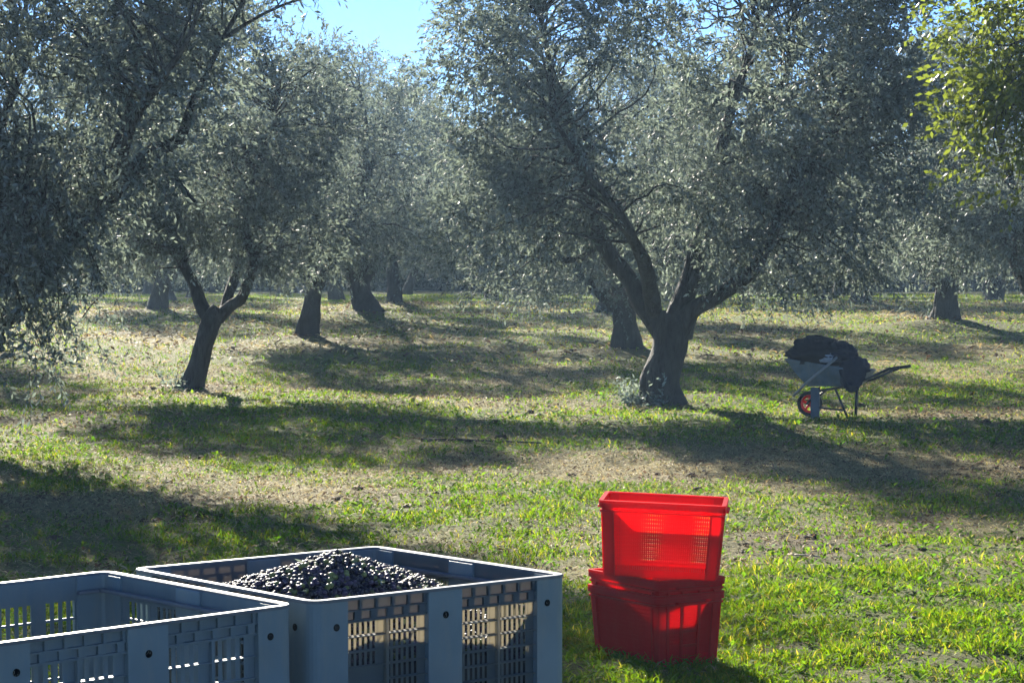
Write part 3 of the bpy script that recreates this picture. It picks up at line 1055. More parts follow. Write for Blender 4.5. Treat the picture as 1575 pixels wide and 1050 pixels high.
for y in (88, 101, 114, 128, 143):
    half = 0.24 * y + 6
    x = -half + rng_b.uniform(0, 4)
    while x < half:
        yy = y + rng_b.uniform(-2.5, 2.5)
        put(gens[k % 4], x, yy, rng_b.uniform(0, 6.28), 'distant olive tree in the hazy far rows of the grove', rng_b.uniform(0.92, 1.12), 'distant olive trees of the far rows')
        x += rng_b.uniform(6.0, 7.6) if y < 120 else rng_b.uniform(4.2, 5.6)
        k += 1

# ---- the wood that closes the grove
def far_wood():
    rng = np.random.default_rng(77)
    n = 170000
    x = rng.uniform(-62, 62, n)
    y = 150 + rng.uniform(-4, 6, n)
    top = 6.5 + 2.5 * fbm(x * 0.16, y * 0.0 + 3, 91, 3)
    h = rng.uniform(0, 1, n) ** 1.15 * top
    h[: n // 4] = rng.uniform(0, 2.2, n // 4)
    p = np.stack([x, y + 2.5 * (fbm(x * 0.3, h * 0.5, 92, 3) - 0.5) * 2, ground_z(x, y) + h], 1)
    d = rng.normal(size=(n, 3)); d /= np.linalg.norm(d, axis=1)[:, None]
    e = np.cross(d, rng.normal(size=(n, 3))); e /= np.linalg.norm(e, axis=1)[:, None]
    l = rng.uniform(0.14, 0.34, n)[:, None]
    V = np.stack([p - d * l, p + e * l * 0.45, p + d * l, p - e * l * 0.45], 1).reshape(-1, 3)
    o = mesh_np('far_wood', V, [np.arange(n)[:, None] * 4 + np.arange(4)[None]], M['wood_leaf'], attrs={'tint': rng.uniform(0.1, 0.9, n)})
    tag(o, 'dark wood closing the grove behind the last rows of trees', 'wood', kind='stuff')


far_wood()

# ---- broad leaved tree leaning in from the right
B = (7.85, 20.0, gz(7.85, 20.0) - 0.1)
oak = Tree(55, [
    ([(0, 0, 0), (0.0, 0, 0.9), (-0.15, 0, 2.0), (-0.3, 0, 3.2), (-0.4, 0, 4.6)], [0.32, 0.24, 0.2, 0.15, 0.08]),
    ([(-0.1, 0, 1.9), (-0.9, -0.2, 2.7), (-1.9, -0.3, 3.3), (-3.0, -0.3, 3.7)], [0.12, 0.09, 0.06, 0.02]),
    ([(-0.3, 0, 3.0), (-1.2, 0.3, 3.9), (-2.2, 0.4, 4.5), (-3.0, 0.5, 4.9)], [0.10, 0.07, 0.05, 0.02]),
    ([(-0.2, 0, 2.6), (0.8, 0.2, 3.4), (1.7, 0.2, 4.4)], [0.12, 0.08, 0.03]),
], [((-0.4, 0, 4.6), (2.6, 2.2, 1.9), 6), ((-2.9, -0.2, 3.85), (1.1, 1.0, 0.75), 1.7), ((-3.3, -0.2, 3.0), (0.75, 0.7, 0.4), 0.8), ((-2.2, -0.2, 3.0), (0.9, 0.8, 0.7), 0.7)],
    150, 26, 10, 0.066, 0.6, leaf='broad_leaf', clump_r=(0.28, 0.5), droop=0.35, shoot_len=(0.2, 0.42))
oak.place('broadleaf_tree', 'yellow green broad leaved branches hanging in at the top right corner', B)


# ------------------------------------------------------------------ harvest bins
def make_bin(name, label, loc, rot, L, W, H, pitch, row, solid_left):
    root = empty(name, loc, rot)
    tag(root, label, 'harvest bin', 'blue grey slatted harvest bins')
    sides = [((0, 0), (1, 0), (0, 1), L), ((L, 0), (0, 1), (-1, 0), W), ((L, W), (-1, 0), (0, -1), L), ((0, W), (0, -1), (1, 0), W)]
    cp, mp = 0.13, 0.066
    z0, zt = 0.14, H - 0.0085
    for si, (o, e, n, S) in enumerate(sides):
        def fn(u, d, z, o=o, e=e, n=n):
            return (o[0] + e[0] * u + n[0] * d, o[1] + e[1] * u + n[1] * d, z)
        m = MB()
        m.box((S / 2 - mp, 0.0, 0.10), (S / 2 + mp, 0.032, zt), fn)
        post = m.build('centre_post', M['bin'], root, 0.003)
        hm = MB()
        hm.prism([(S / 2 + 0.011 * math.cos(a * math.pi / 8), H - 0.085 + 0.011 * math.sin(a * math.pi / 8)) for a in range(16)], -0.0012, 0.004,
                 lambda u, z, d, fn=fn: fn(u, d, z))
        hm.build('bolt_hole_shade', M['dark'], post)  # black disc on the post, shade of an open hole
        for pi, (u0, u1) in enumerate(((cp, S / 2 - mp), (S / 2 + mp, S - cp))):
            m = MB()
            nb = 5
            plate0, plate1 = 0.021, 0.0235
            zs = zt - 0.066
            m.box((u0, plate0, zs), (u1, plate1, zt), fn)
            zm = (zs + zt) / 2 - 0.002
            m.box((u0, 0.008, zm - 0.0025), (u1, 0.0205, zm + 0.0025), fn)
            m.box((u0, 0.008, zs - 0.001), (u1, 0.0205, zs + 0.004), fn)
            for k in range(nb):
                uu = u0 + (u1 - u0) * (k + 0.9) / nb
                m.box((uu - 0.005, 0.010, zm + 0.0028), (uu + 0.005, 0.0203, zt - 0.0005), fn)
                m.box((uu - 0.022, 0.010, zs + 0.0043), (uu + 0.001, 0.0203, zm - 0.0028), fn)
            m.build('top_band', M['bin_band' if solid_left else 'bin_panel_shade'], root)
            m = MB()
            nrow = int((zs - z0) / row)
            um = (u0 + u1) / 2
            for half in range(2):
                ha, hb = (u0, um - 0.005) if half == 0 else (um + 0.005, u1)
                solid_from = 3 if (solid_left and si == 0 and pi == 0 and half == 0) else 99
                zlow = z0 if solid_from == 99 else zs - row * 3
                nsl = max(4, int((hb - ha - 0.03) / pitch))
                # vertical bars between the slots
                a0 = ha + 0.006
                step = (hb - 0.022 - a0) / nsl
                m.box((hb - 0.022 + step * 0.0, plate0, zlow), (hb, plate1, zs), fn)
                m.box((ha, plate0, zlow), (a0, plate1, zs), fn)
                for k in range(nsl):
                    ub = a0 + step * (k + 1)
                    m.box((ub - step * 0.48, plate0 + 0.0005, zlow), (ub, plate1 - 0.0003, zs), fn)
                if solid_from != 99:
                    m.box((ha, plate0, z0), (hb, plate1, zlow), fn)
                for r in range(nrow + 1):
                    zz = zs - r * row
                    if zz < zlow - 1e-4: break
                    m.box((ha, plate0 - 0.0008, zz - 0.006), (hb, plate1 + 0.0006, zz + 0.002), fn)
                    m.box((ha, 0.009, zz - 0.0035), (hb, plate0 - 0.001, zz), fn)
            m.box((um - 0.005, 0.006, z0), (um + 0.005, plate1 + 0.001, zs), fn)
            m.box((u0, 0.004, 0.10), (u1, plate1 + 0.002, z0), fn)
            m.build('slatted_panel', M['bin_panel' if solid_left else 'bin_panel_shade'], root)
    # corner posts with a rounded outer corner
    r, t = 0.045, 0.032
    for (cx, cy, a0, Lx, Ly) in ((0, 0, 180, 1, 1), (L, 0, 270, -1, 1), (L, W, 0, -1, -1), (0, W, 90, 1, -1)):
        ox, oy = cx + Lx * r, cy + Ly * r
        arc = [(ox + r * math.cos(R(a0 + 90 * i / 6)), oy + r * math.sin(R(a0 + 90 * i / 6))) for i in range(7)]
        inn = [(ox + (r - t) * math.cos(R(a0 + 90 * i / 6)), oy + (r - t) * math.sin(R(a0 + 90 * i / 6))) for i in range(7)]
        # ends of the two flanges
        f0, f1 = arc[0], arc[-1]
        d0 = (0, Ly) if abs(f0[0] - cx) < 1e-6 else (Lx, 0)
        d1 = (0, Ly) if abs(f1[0] - cx) < 1e-6 else (Lx, 0)
        ext = cp - r
        poly = [(f0[0] + d0[0] * ext, f0[1] + d0[1] * ext)] + arc + [(f1[0] + d1[0] * ext, f1[1] + d1[1] * ext),
                (inn[-1][0] + d1[0] * ext, inn[-1][1] + d1[1] * ext)] + inn[::-1] + [(inn[0][0] + d0[0] * ext, inn[0][1] + d0[1] * ext)]
        m = MB()
        m.prism(poly, 0.0, zt)
        post = m.build('corner_post', M['bin'], root)
        for (hx, hy, ax) in ((cx + Lx * 0.088, cy, 'y'), (cx, cy + Ly * 0.088, 'x')):
            hm = MB()
            sgn = (-Ly if ax == 'y' else -Lx)
            pts = [(0.011 * math.cos(a * math.pi / 8), H - 0.085 + 0.011 * math.sin(a * math.pi / 8)) for a in range(16)]
            if ax == 'y':
                hm.prism(pts, -0.004, 0.0012, lambda u, z, d, hx=hx, hy=hy, s=sgn: (hx + u, hy + s * d, z))
            else:
                hm.prism(pts, -0.004, 0.0012, lambda u, z, d, hx=hx, hy=hy, s=sgn: (hx + s * d, hy + u, z))
            hm.build('bolt_hole_shade', M['dark'], post)  # solid black disc painted as the hole's shade
    m = MB()
    path = rounded_path(0, 0, L, W, 0.048)
    m.ring_sweep(path, [(0.003, H - 0.010), (0.004, H - 0.002), (0.002, H), (-0.020, H), (-0.023, H - 0.002), (-0.023, H - 0.010)])
    m.build('rim', M['bin_rim'], root, smooth=False)
    for xx, s in ((0, 1), (L, -1)):
        m = MB()
        xa, xb = sorted((xx + s * 0.0325, xx + s * 0.056))
        m.box((xa, 0.034, H - 0.062), (xb, W - 0.034, H - 0.050))
        m.build('inner_ledge', M['bin_rim'], root, 0.002)
        xa, xb = sorted((xx + s * 0.0575, xx + s * 0.135))
        for yy in (W - 0.052, 0.034):
            m = MB()
            m.box((xa, yy, H - 0.062), (xb, yy + 0.018, H - 0.050))
            m.build('ledge_return', M['bin_rim'], root, 0.002)
    m = MB()
    m.box((0.034, 0.034, 0.105), (L - 0.034, W - 0.034, 0.130))
    m.build('floor', M['bin'], root)
    for yy in (0.12, W / 2 - 0.06, W - 0.24):
        m = MB()
        m.box((0.14, yy, 0.0), (L - 0.14, yy + 0.12, 0.104))
        m.build('skid', M['bin'], root, 0.004)
    return root


BIN_L, BIN_W, BIN_H = 1.0, 1.03, 0.76
full_bin = make_bin('harvest_bin', 'blue grey slatted bulk bin heaped with dark olives', (-0.587, 6.753, 0.0), (0, 0, R(39.9)), BIN_L, BIN_W, BIN_H, 0.0175, 0.046, True)
# the empty bin: its near right corner stands at (-0.652, 6.69)
a2 = R(41.5)
off = Matrix.Rotation(a2, 3, 'Z') @ Vector((-BIN_L, 0, 0))
empty_bin = make_bin('harvest_bin', 'empty blue grey slatted bulk bin at the left edge of the photo', (-0.626 + off.x, 6.712 + off.y, -0.014), (R(0.1), R(-0.8), a2), BIN_L, BIN_W, BIN_H, 0.026, 0.062, False)


# ------------------------------------------------------------------ olives
def ellipsoid(nu=10, nv=7):
    V = [(0, 0, 1.0)]
    for i in range(1, nv):
        t = math.pi * i / nv
        for k in range(nu):
            p = 2 * math.pi * k / nu
            V.append((math.sin(t) * math.cos(p), math.sin(t) * math.sin(p), math.cos(t)))
    V.append((0, 0, -1.0))
    T, Q = [], []
    for k in range(nu):
        T.append((0, 1 + k, 1 + (k + 1) % nu))
        e = 1 + (nv - 2) * nu
        T.append((len(V) - 1, e + (k + 1) % nu, e + k))
    for i in range(nv - 2):
        for k in range(nu):
            a, b = 1 + i * nu + k, 1 + i * nu + (k + 1) % nu
            Q.append((a, a + nu, b + nu, b))
    return np.array(V), np.array(Q), np.array(T)


def heap_z(u, v):
    """height of the olive heap in bin coordinates"""
    d = np.sqrt(((u - 0.47) / 1.05) ** 2 + ((v - 0.54) / np.where(v < 0.54, 0.80, 1.1)) ** 2)
    return 0.765 + 0.050 - 0.42 * d ** 1.15 + 0.03 * (fbm(u * 4.5, v * 4.5, 61, 3) - 0.5)


def build_olives():
    rng = np.random.default_rng(9)
    eV, eQ, eT = ellipsoid()
    pos = []
    s = 0.0175
    nu, nv = int(0.92 / s), int(0.95 / s)
    for layer in range(3):
        U, Vv = np.meshgrid(0.042 + (np.arange(nu) + 0.5) * s + 0.5 * s * (layer % 2), 0.042 + (np.arange(nv) + 0.5) * s)
        u = U.ravel() + rng.normal(0, 0.0035, U.size)
        v = Vv.ravel() + rng.normal(0, 0.0035, U.size)
        z = heap_z(u, v) - layer * 0.014 + rng.normal(0, 0.004, U.size)
        keep = (u < 0.955) & (v < 0.985)
        pos.append(np.stack([u, v, z, np.full(U.size, layer)], 1)[keep])
    P = np.concatenate(pos)
    n = len(P)
    ax = rng.normal(size=(n, 3)); ax[:, 2] *= 0.6
    ax /= np.linalg.norm(ax, axis=1)[:, None]
    a = rng.uniform(0.0095, 0.0125, n)
    b = a * rng.uniform(0.62, 0.80, n)
    typ = rng.choice(3, n, p=[0.56, 0.26, 0.18])
    pal = np.array([(0.022, 0.017, 0.030), (0.075, 0.048, 0.080), (0.17, 0.17, 0.065)])
    # the 300 that show largest: top layer, nearest the camera and highest above the rim
    top = P[:, 3] == 0
    score = np.where(top, -(P[:, 0] * math.sin(R(39.9)) + P[:, 1] * math.cos(R(39.9))) + 6.0 * np.minimum(0, P[:, 2] - 0.745), -99)
    best = np.argsort(-score)[:300]
    single = np.zeros(n, bool); single[best] = True
    # frames
    t = np.cross(ax, np.tile([0.3, 0.5, 0.8], (n, 1))); t /= np.linalg.norm(t, axis=1)[:, None]
    w = np.cross(ax, t)
    idx = np.where(~single)[0]
    V = (eV[None, :, 0:1] * t[idx][:, None, :] * b[idx][:, None, None] + eV[None, :, 1:2] * w[idx][:, None, :] * b[idx][:, None, None]
         + eV[None, :, 2:3] * ax[idx][:, None, :] * a[idx][:, None, None]) + P[idx, None, :3]
    k = len(eV)
    o = (np.arange(len(idx)) * k)[:, None, None]
    Q = (eQ[None] + o).reshape(-1, 4)
    T = (eT[None] + o).reshape(-1, 3)
    col = pal[typ[idx]] * rng.uniform(0.6, 1.5, (len(idx), 1))
    bm_loc, bm_rot = Vector((-0.587, 6.753, 0.0)), Matrix.Rotation(R(39.9), 3, 'Z')
    # solid body of the heap under the loose olives
    g = 24
    gu, gv = np.meshgrid(np.linspace(0.036, 0.960, g), np.linspace(0.036, 0.990, g))
    gzz = np.clip(heap_z(gu, gv) - 0.034, 0.2, 1)
    topv = np.stack([gu.ravel(), gv.ravel(), gzz.ravel()], 1)
    ring = np.concatenate([np.arange(g), np.arange(1, g) * g + g - 1, (g - 1) * g + np.arange(g - 2, -1, -1), np.arange(g - 2, 0, -1) * g])
    botv = topv[ring].copy(); botv[:, 2] = 0.132
    n0 = len(idx) * k
    gi = (np.arange(g - 1)[:, None] * g + np.arange(g - 1)[None, :]).ravel()
    BQ = np.stack([gi, gi + 1, gi + 1 + g, gi + g], 1) + n0
    rn = np.roll(np.arange(len(ring)), -1)
    SQ = np.stack([n0 + g * g + np.arange(len(ring)), n0 + g * g + rn, n0 + ring[rn], n0 + ring], 1)
    AV = np.concatenate([V.reshape(-1, 3), topv, botv])
    AQ = np.concatenate([Q, BQ, SQ])
    bc = np.tile([0.010, 0.008, 0.013], (len(BQ) + len(SQ), 1))
    heap = mesh_np('olive_heap', AV, [AQ, T], M['olive_mix'], attrs={'col': np.concatenate([np.repeat(col, len(eQ), 0), bc, np.repeat(col, len(eT), 0)])},
                   smooth=np.concatenate([np.ones(len(Q), bool), np.zeros(len(bc), bool), np.ones(len(T), bool)]))
    heap.location = bm_loc
    heap.rotation_euler = (0, 0, R(39.9))
    tag(heap, 'mass of dark purple and green olives filling the bulk bin', 'olives', kind='stuff')
    # solid fill under the loose olives
    names = ['olive_black', 'olive_purple', 'olive_green']
    labels = ['glossy black olive on the near slope of the heap in the full bin', 'dusky purple olive on the near slope of the heap in the full bin',
              'yellow green olive on the near slope of the heap in the full bin']
    protos = []
    for i in range(3):
        me = bpy.data.meshes.new('olive')
        me.from_pydata([tuple(v) for v in eV * np.array([0.0083, 0.0083, 0.0108])], [], [tuple(q) for q in eQ] + [tuple(q) for q in eT])
        me.polygons.foreach_set('use_smooth', [True] * len(me.polygons))
        me.materials.append(M[names[i]])
        protos.append(me)
    for j in np.where(single)[0]:
        ob = bpy.data.objects.new('olive', protos[typ[j]])
        ob.location = bm_rot @ Vector(P[j, :3]) + bm_loc
        ob.rotation_mode = 'QUATERNION'
        ob.rotation_quaternion = (bm_rot @ Vector(ax[j])).to_track_quat('Z', 'Y')
        sc = a[j] / 0.0108
        ob.scale = (sc, sc, sc)
        C.objects.link(ob)
        tag(ob, labels[typ[j]], 'olive', 'olives heaped in the full bin')
    # a scatter of leaves among the olives
    m = 60
    u, v = rng.uniform(0.08, 0.9, m), rng.uniform(0.08, 0.9, m)
    z = heap_z(u, v) + 0.008
    an = rng.uniform(0, 6.28, m)
    d = np.stack([np.cos(an), np.sin(an), rng.uniform(-0.1, 0.5, m)], 1) * rng.uniform(0.03, 0.05, m)[:, None]
    s_ = np.stack([-np.sin(an), np.cos(an), rng.uniform(-0.4, 0.4, m)], 1) * 0.005
    p = np.stack([u, v, z], 1)
    V = np.stack([p, p + d * 0.5 + s_, p + d, p + d * 0.5 - s_], 1).reshape(-1, 3)
    lf = mesh_np('olive_leaves', V, [np.arange(m)[:, None] * 4 + np.arange(4)[None]], M['olive_leaf'], attrs={'tint': rng.uniform(0.6, 1, m)})
    lf.location, lf.rotation_euler = bm_loc, (0, 0, R(39.9))
    tag(lf, 'loose grey green leaves mixed into the heap of olives', 'leaves', kind='stuff')


build_olives()


# ------------------------------------------------------------------ red crates
def make_crate(label, loc, rot):
    root = empty('harvest_crate', loc, rot)
    tag(root, label, 'crate', 'red plastic picking crates')
    Lb, Wb, Lt, Wt, H = 0.49, 0.31, 0.532, 0.350, 0.332
    cb = [(-Lb / 2, -Wb / 2), (Lb / 2, -Wb / 2), (Lb / 2, Wb / 2), (-Lb / 2, Wb / 2)]
    ct = [(-Lt / 2, -Wt / 2), (Lt / 2, -Wt / 2), (Lt / 2, Wt / 2), (-Lt / 2, Wt / 2)]
    for s in range(4):
        b0, b1, t0, t1 = (Vector((*cb[s], 0)), Vector((*cb[(s + 1) % 4], 0)), Vector((*ct[s], H)), Vector((*ct[(s + 1) % 4], H)))
        n = (b1 - b0).cross(Vector((0, 0, 1))).normalized()            # outwards
        def fn(u, d, v, b0=b0, b1=b1, t0=t0, t1=t1, n=n):
            return (b0.lerp(b1, u)).lerp(t0.lerp(t1, u), v) + n * d
        S = (b1 - b0).length
        m = MB()
        ub = 0.045 / S
        m.box((ub, -0.0015, 0.0), (1 - ub, 0.0015, 0.10), fn)
        m.box((ub, -0.0015, 0.86), (1 - ub, 0.0015, 1.0), fn)
        nb = int(S * (1 - 2 * ub) / 0.0092)
        for k in range(nb + 1):
            u = ub + (1 - 2 * ub) * k / nb
            m.box((max(ub, u - 0.0034 / S), -0.0012, 0.10), (min(1 - ub, u + 0.0034 / S), 0.0012, 0.86), fn)
        nr = 14
        for k in range(1, nr):
            v = 0.10 + 0.76 * k / nr
            m.box((ub, -0.0016, v - 0.008), (1 - ub, 0.0016, v + 0.008), fn)
        if s % 2 == 1:
            pass
        m.build('mesh_panel', M['red'], root)
        # stiffening ribs on the outside of the short ends
        if s % 2 == 1:
            m = MB()
            for u in (0.36, 0.64):
                m.box((u - 0.006 / S, 0.002, 0.0), (u + 0.006 / S, 0.010, 0.86), fn)
            m.box((0.36 + 0.0062 / S, 0.002, 0.30), (0.64 - 0.0062 / S, 0.008, 0.335), fn)
            m.build('stiffening_rib', M['red_solid'], root)
        # corner upright, one at the start of each side
        pv = (s + 3) % 4
        pb, pt = Vector((*cb[pv], 0)), Vector((*ct[pv], H))
        n2 = (b0 - pb).cross(Vector((0, 0, 1))).normalized()
        S2 = (b0 - pb).length
        ub2 = 0.045 / S2
        def fn2(u, d, v, b0=pb, b1=b0, t0=pt, t1=t0, n=n2):
            return (b0.lerp(b1, u)).lerp(t0.lerp(t1, u), v) + n * d
        m = MB()
        m.box((0.0, -0.002, 0.0), (ub, 0.003, 1.0), fn)
        m.box((1 - ub2, -0.002, 0.0), (1.0, 0.0028, 1.0), fn2)
        m.box((ub - 0.010 / S, 0.003, 0.0), (ub, 0.011, 0.86), fn)
        m.box((1 - ub2, 0.0028, 0.0), (1 - ub2 + 0.010 / S2, 0.011, 0.86), fn2)
        m.build('corner_upright', M['red_solid'], root)
    m = MB()
    for z0, z1, w, sc in ((H - 0.006, H + 0.006, 0.017, 1.0), (H - 0.046, H - 0.038, 0.015, 0.99)):
        p = rounded_path(-Lt / 2 * sc, -Wt / 2 * sc, Lt / 2 * sc, Wt / 2 * sc, 0.012, 3)
        m.ring_sweep(p, [(-0.003, z0), (w, z0), (w, z1), (-0.003, z1)])
    p = rounded_path(-Lt / 2, -Wt / 2, Lt / 2, Wt / 2, 0.012, 3)
    m.ring_sweep(p, [(0.0135, H - 0.026), (0.0165, H - 0.026), (0.0165, H - 0.0065), (0.0135, H - 0.0065)])
    m.build('rim', M['red_solid'], root)
    for sx in (-1, 1):
        m = MB()
        x0, x1 = sorted((sx * (Lt / 2 + 0.002), sx * (Lt / 2 + 0.028)))
        m.box((x0, -0.085, H - 0.037), (x1, 0.085, H - 0.0275))
        m.build('handle', M['red_solid'], root, 0.002)
    m = MB()
    m.box((-Lb / 2 + 0.003, -Wb / 2 + 0.003, 0.002), (Lb / 2 - 0.003, Wb / 2 - 0.003, 0.006))
    for k in range(9):
        x = -Lb / 2 + 0.03 + k * (Lb - 0.06) / 8
        m.box((x - 0.004, -Wb / 2 + 0.004, -0.002), (x + 0.004, Wb / 2 - 0.004, 0.0018))
    m.build('base', M['red_solid'], root)
    return root


ya = math.atan2(0.845, -0.535)
cz = gz(0.64, 10.45) - 0.02
make_crate('bottom red picking crate standing on the grass under the others', (0.652, 10.45, cz), (0, R(0.5), ya))
make_crate('red picking crate nested inside the bottom one, only its rim showing', (0.652, 10.452, cz + 0.066), (R(0.5), R(0.3), ya))
make_crate('top red picking crate set crosswise on the stack, sun glowing through its wall', (0.675, 10.38, cz + 0.066 + 0.345), (R(1.0), R(2.2), R(-7)))

# ------------------------------------------------------------------ wheelbarrow
HX, HY = hit(1285, 643)
WB = Vector((HX, HY, 0))
print('barrow', WB)
WB.z = gz(WB.x, WB.y)
wb_yaw = R(-24)


def wpt(u, v, w): return (u, v, w)


WS = 0.9
wb = empty('wheelbarrow', WB, (0, 0, wb_yaw))
wb.scale = (WS, WS, WS)
tag(wb, 'grey metal wheelbarrow with a red wheel, loaded with dark clothing beside the large olive tree', 'wheelbarrow')
k = 1.0                                    # lengths seen obliquely
m = MB()
prof = [(-0.60, 0.78, 0.30), (-0.34, 0.45, 0.20), (-0.08, 0.40, 0.20), (0.30, 0.47, 0.21), (0.46, 0.62, 0.31)]
def tub_ring(inset, zt):
    return prof
outer_b = [(-0.32 * k, -0.19, 0.43), (0.30 * k, -0.20, 0.44), (0.30 * k, 0.20, 0.44), (-0.32 * k, 0.19, 0.43)]
outer_t = [(-0.60 * k, -0.31, 0.79), (0.46 * k, -0.33, 0.64), (0.46 * k, 0.33, 0.64), (-0.60 * k, 0.31, 0.79)]
inner_t = [(-0.58 * k, -0.295, 0.788), (0.445 * k, -0.315, 0.638), (0.445 * k, 0.315, 0.638), (-0.58 * k, 0.295, 0.788)]
inner_b = [(-0.31 * k, -0.18, 0.445), (0.29 * k, -0.19, 0.455), (0.29 * k, 0.19, 0.455), (-0.31 * k, 0.18, 0.445)]
def sub(ring, n=5):
    out = []
    for i in range(4):
        a, b = Vector(ring[i]), Vector(ring[(i + 1) % 4])
        for j in range(n): out.append(a.lerp(b, j / n))
    return out
rings = []
for j in range(5):
    f = j / 4
    rings.append([a.lerp(b, f) + Vector((0, 0, -0.03 * math.sin(math.pi * f))) for a, b in zip(sub(outer_b), sub(outer_t))])
for j in range(4):
    f = j / 3
    rings.append([a.lerp(b, f) for a, b in zip(sub(inner_t), sub(inner_b))])
m.loft(rings)
m.build('tub', M['tub'], wb, smooth=False)
m = MB()
rim_pts = [Vector(p) for p in outer_t]
m.tube(rim_pts + [rim_pts[0]], 0.013, 8)
m.build('tub_rim', M['tub'], wb, smooth=True)
# wheel
wc = Vector((-0.36 * k, 0.0, 0.185))
tyre, rimm = MB(), MB()
def torus(mb, c, Rm, rx, rz, n=36, kk=10):
    rings_ = []
    b = len(mb.v)
    for i in range(n):
        a = 2 * math.pi * i / n
        for j in range(kk):
            q = 2 * math.pi * j / kk
            rr_ = Rm + rz * math.cos(q)
            mb.v.append((c.x + rr_ * math.cos(a), c.y + rx * math.sin(q), c.z + rr_ * math.sin(a)))
    for i in range(n):
        for j in range(kk):
            i2, j2 = (i + 1) % n, (j + 1) % kk
            mb.f.append((b + i * kk + j, b + i * kk + j2, b + i2 * kk + j2, b + i2 * kk + j))
torus(tyre, wc, 0.148, 0.036, 0.026)
whl = empty('wheel', (0, 0, 0)); whl.parent = wb
tyre.build('tyre', M['tyre'], whl, smooth=True)
torus(rimm, wc, 0.108, 0.030, 0.017)
for i in range(5):
    a = 2 * math.pi * i / 5 + 0.3
    rimm.tube([wc, wc + Vector((0.108 * math.cos(a), 0, 0.108 * math.sin(a)))], [0.022, 0.016], 8)
rimm.tube([wc + Vector((0, -0.05, 0)), wc + Vector((0, 0.05, 0))], 0.025, 12)
rimm.build('wheel_rim', M['rim_red'], whl, smooth=True)
# frame
for v in (-0.25, 0.25):
    m = MB()
    m.tube([wc + Vector((-0.02, v * 0.3, 0)), Vector((-0.18 * k, v * 0.75, 0.37)), Vector((0.1 * k, v, 0.42)), Vector((0.45 * k, v * 1.1, 0.52)), Vector((0.72 * k, v * 1.15, 0.645))], 0.017, 10)
    h = m.build('frame_tube', M['tubing'], wb, smooth=True)
    m = MB()
    m.tube([Vector((0.72 * k, v * 1.15, 0.645)), Vector((0.80 * k, v * 1.15, 0.68)), Vector((0.95 * k, v * 1.15, 0.705))], 0.023, 10)
    m.build('grip', M['tyre'], h, smooth=True)
    if v > 0: continue
    m = MB()
    m.tube([Vector((0.36 * k, v * 0.95, 0.46)), Vector((0.345 * k, v * 1.0, 0.0))], 0.020, 8)
    m.build('leg', M['tubing'], wb, smooth=True)
    m = MB()
    m.tube([Vector((0.06 * k, v * 0.95, 0.41)), Vector((0.25 * k, v, 0.0))], 0.016, 8)
    m.build('leg_brace', M['tubing'], wb, smooth=True)
m = MB()
m.box((-0.27 * k, -0.262, -0.01), (-0.15 * k, -0.238, 0.42))
m.build('front_leg', M['metal'], wb, 0.004)
m = MB()
m.tube([Vector((-0.15 * k, -0.25, 0.15)), Vector((0.20 * k, -0.25, 0.12))], 0.013, 8)
m.build('crossbar', M['tubing'], wb, smooth=True)
m = MB()
m.tube([Vector((-0.48 * k, -0.36, 0.30)), Vector((-0.31 * k, -0.35, 0.475)), Vector((0.12 * k, -0.345, 0.83))], 0.018, 8)
m.build('front_bar', M['pole'], wb, smooth=True)


def bundle(name, label, cat, loc, size, matn, seed, folds=0.18, drape=None, rot=(0, 0, 0)):
    nu, nv = 56, 36
    V, Q, T = ellipsoid(nu, nv)
    rng = np.random.default_rng(seed)
    f = (vnoise3(V * 2.2 + seed * 3.1, seed) - 0.5) * 2
    r1 = 1 - np.abs(vnoise3(V * 3.4 + seed, seed + 7) - 0.5) * 4
    r2 = 1 - np.abs(vnoise3(V * 7.0 + seed, seed + 3) - 0.5) * 4
    V = V * (1 + folds * f + folds * 0.7 * r1 + folds * 0.85 * r2)[:, None]
    V[:, 2] = np.where(V[:, 2] < -0.45, -0.45 + (V[:, 2] + 0.45) * 0.15, V[:, 2])
    V = V * np.array(size)
    if drape is not None:
        V = drape(V)
    o = mesh_np(name, V, [Q, T], M[matn], smooth=True)
    mt = Matrix.Rotation(wb_yaw, 3, 'Z')
    o.location = mt @ Vector(loc) * WS + WB
    o.scale = (WS, WS, WS)
    o.rotation_euler = (rot[0], rot[1], wb_yaw + rot[2])
    tag(o, label, cat)
    return o


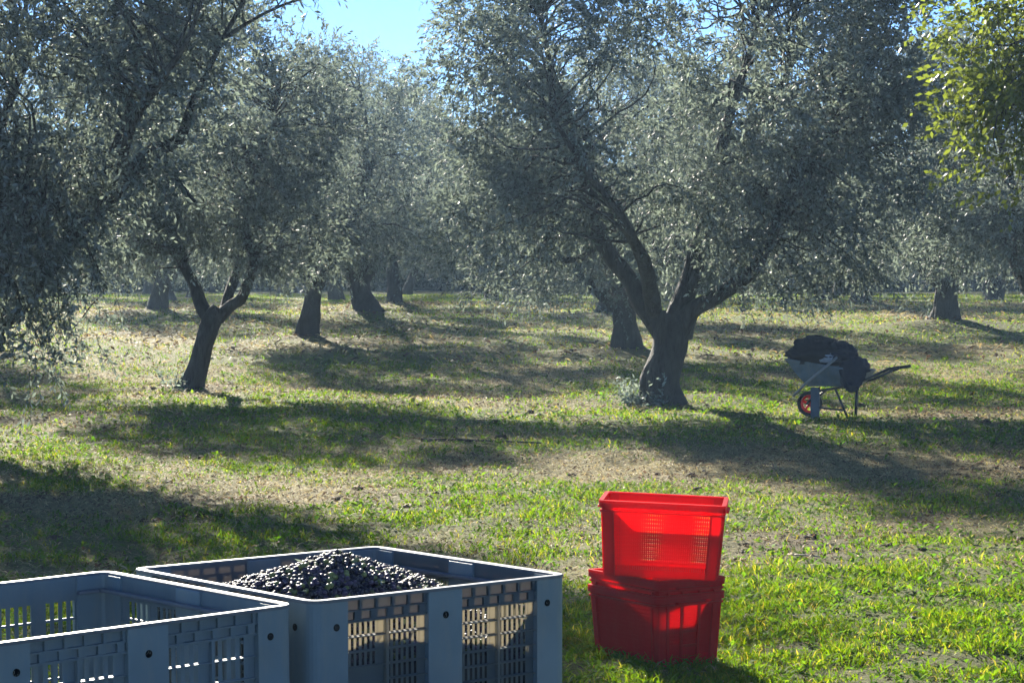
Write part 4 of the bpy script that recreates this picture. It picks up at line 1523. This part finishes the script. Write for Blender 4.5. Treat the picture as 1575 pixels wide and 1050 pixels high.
bundle('black_sack', 'black crumpled sack heaped over the front of the wheelbarrow', 'sack', (-0.24 * k, 0.0, 0.83), (0.36, 0.29, 0.22), 'black_cloth', 3, 0.26)
bundle('net_bundle', 'second dark crumpled bundle on top of the load in the wheelbarrow', 'bundle', (0.03 * k, 0.05, 0.82), (0.20, 0.24, 0.17), 'navy_cloth', 6, 0.27)
bundle('grey_bundle', 'small pale grey bundle lying between the dark clothes in the wheelbarrow', 'bundle', (-0.05 * k, -0.27, 0.80), (0.095, 0.07, 0.085), 'grey_cloth', 4, 0.16)


def drape_fn(V):
    V = V.copy()
    over = np.clip((-V[:, 1] - 0.05) / 0.2, 0, 1)
    V[:, 2] -= over * 0.26
    V[:, 1] = np.where(over > 0, -0.10 - (-V[:, 1] - 0.05) * 0.5, V[:, 1])
    return V


bundle('jacket', 'dark jacket slung over the rear side of the wheelbarrow', 'jacket', (0.33 * k, -0.20, 0.69), (0.16, 0.25, 0.12), 'navy_cloth', 8, 0.20, drape_fn)

# ------------------------------------------------------------------ odd things on the ground
def stick(label, pts, r, matn):
    m = MB()
    P = [(x, y, gz(x, y) + z) for x, y, z in pts]
    n = len(P)
    m.tube(P, [r * (1 - 0.5 * i / (n - 1)) for i in range(n)], 7)
    o = m.build('stick', M[matn], smooth=True)
    tag(o, label, 'stick')


stick('dry pale stick lying on the bare soil right of the red crates', [(1.72, 14.35, 0.02), (1.80, 14.22, 0.028), (1.90, 14.08, 0.02)], 0.007, 'stick')
stick('thin dark fallen branch lying on the straw in the middle of the clearing', [(-0.95, 24.2, 0.02), (-0.55, 24.05, 0.03), (-0.1, 23.9, 0.025), (0.3, 23.7, 0.02)], 0.018, 'bark')

# ------------------------------------------------------------------ haze
def build_haze():
    m, nt, out = mat('haze_air')
    v = N(nt, 'ShaderNodeVolumePrincipled')
    v.inputs['Color'].default_value = (0.48, 0.72, 1.0, 1)
    v.inputs['Density'].default_value = HAZE
    v.inputs['Anisotropy'].default_value = 0.4
    nt.links.new(v.outputs[0], out.inputs['Volume'])
    b = MB()
    b.box((-520, -60, -1.5), (520, 720, 14.0))
    o = b.build('haze', m)
    tag(o, 'thin bluish air between the trees', 'haze', kind='stuff')


HAZE = 0.0005
if HAZE > 0:
    build_haze()
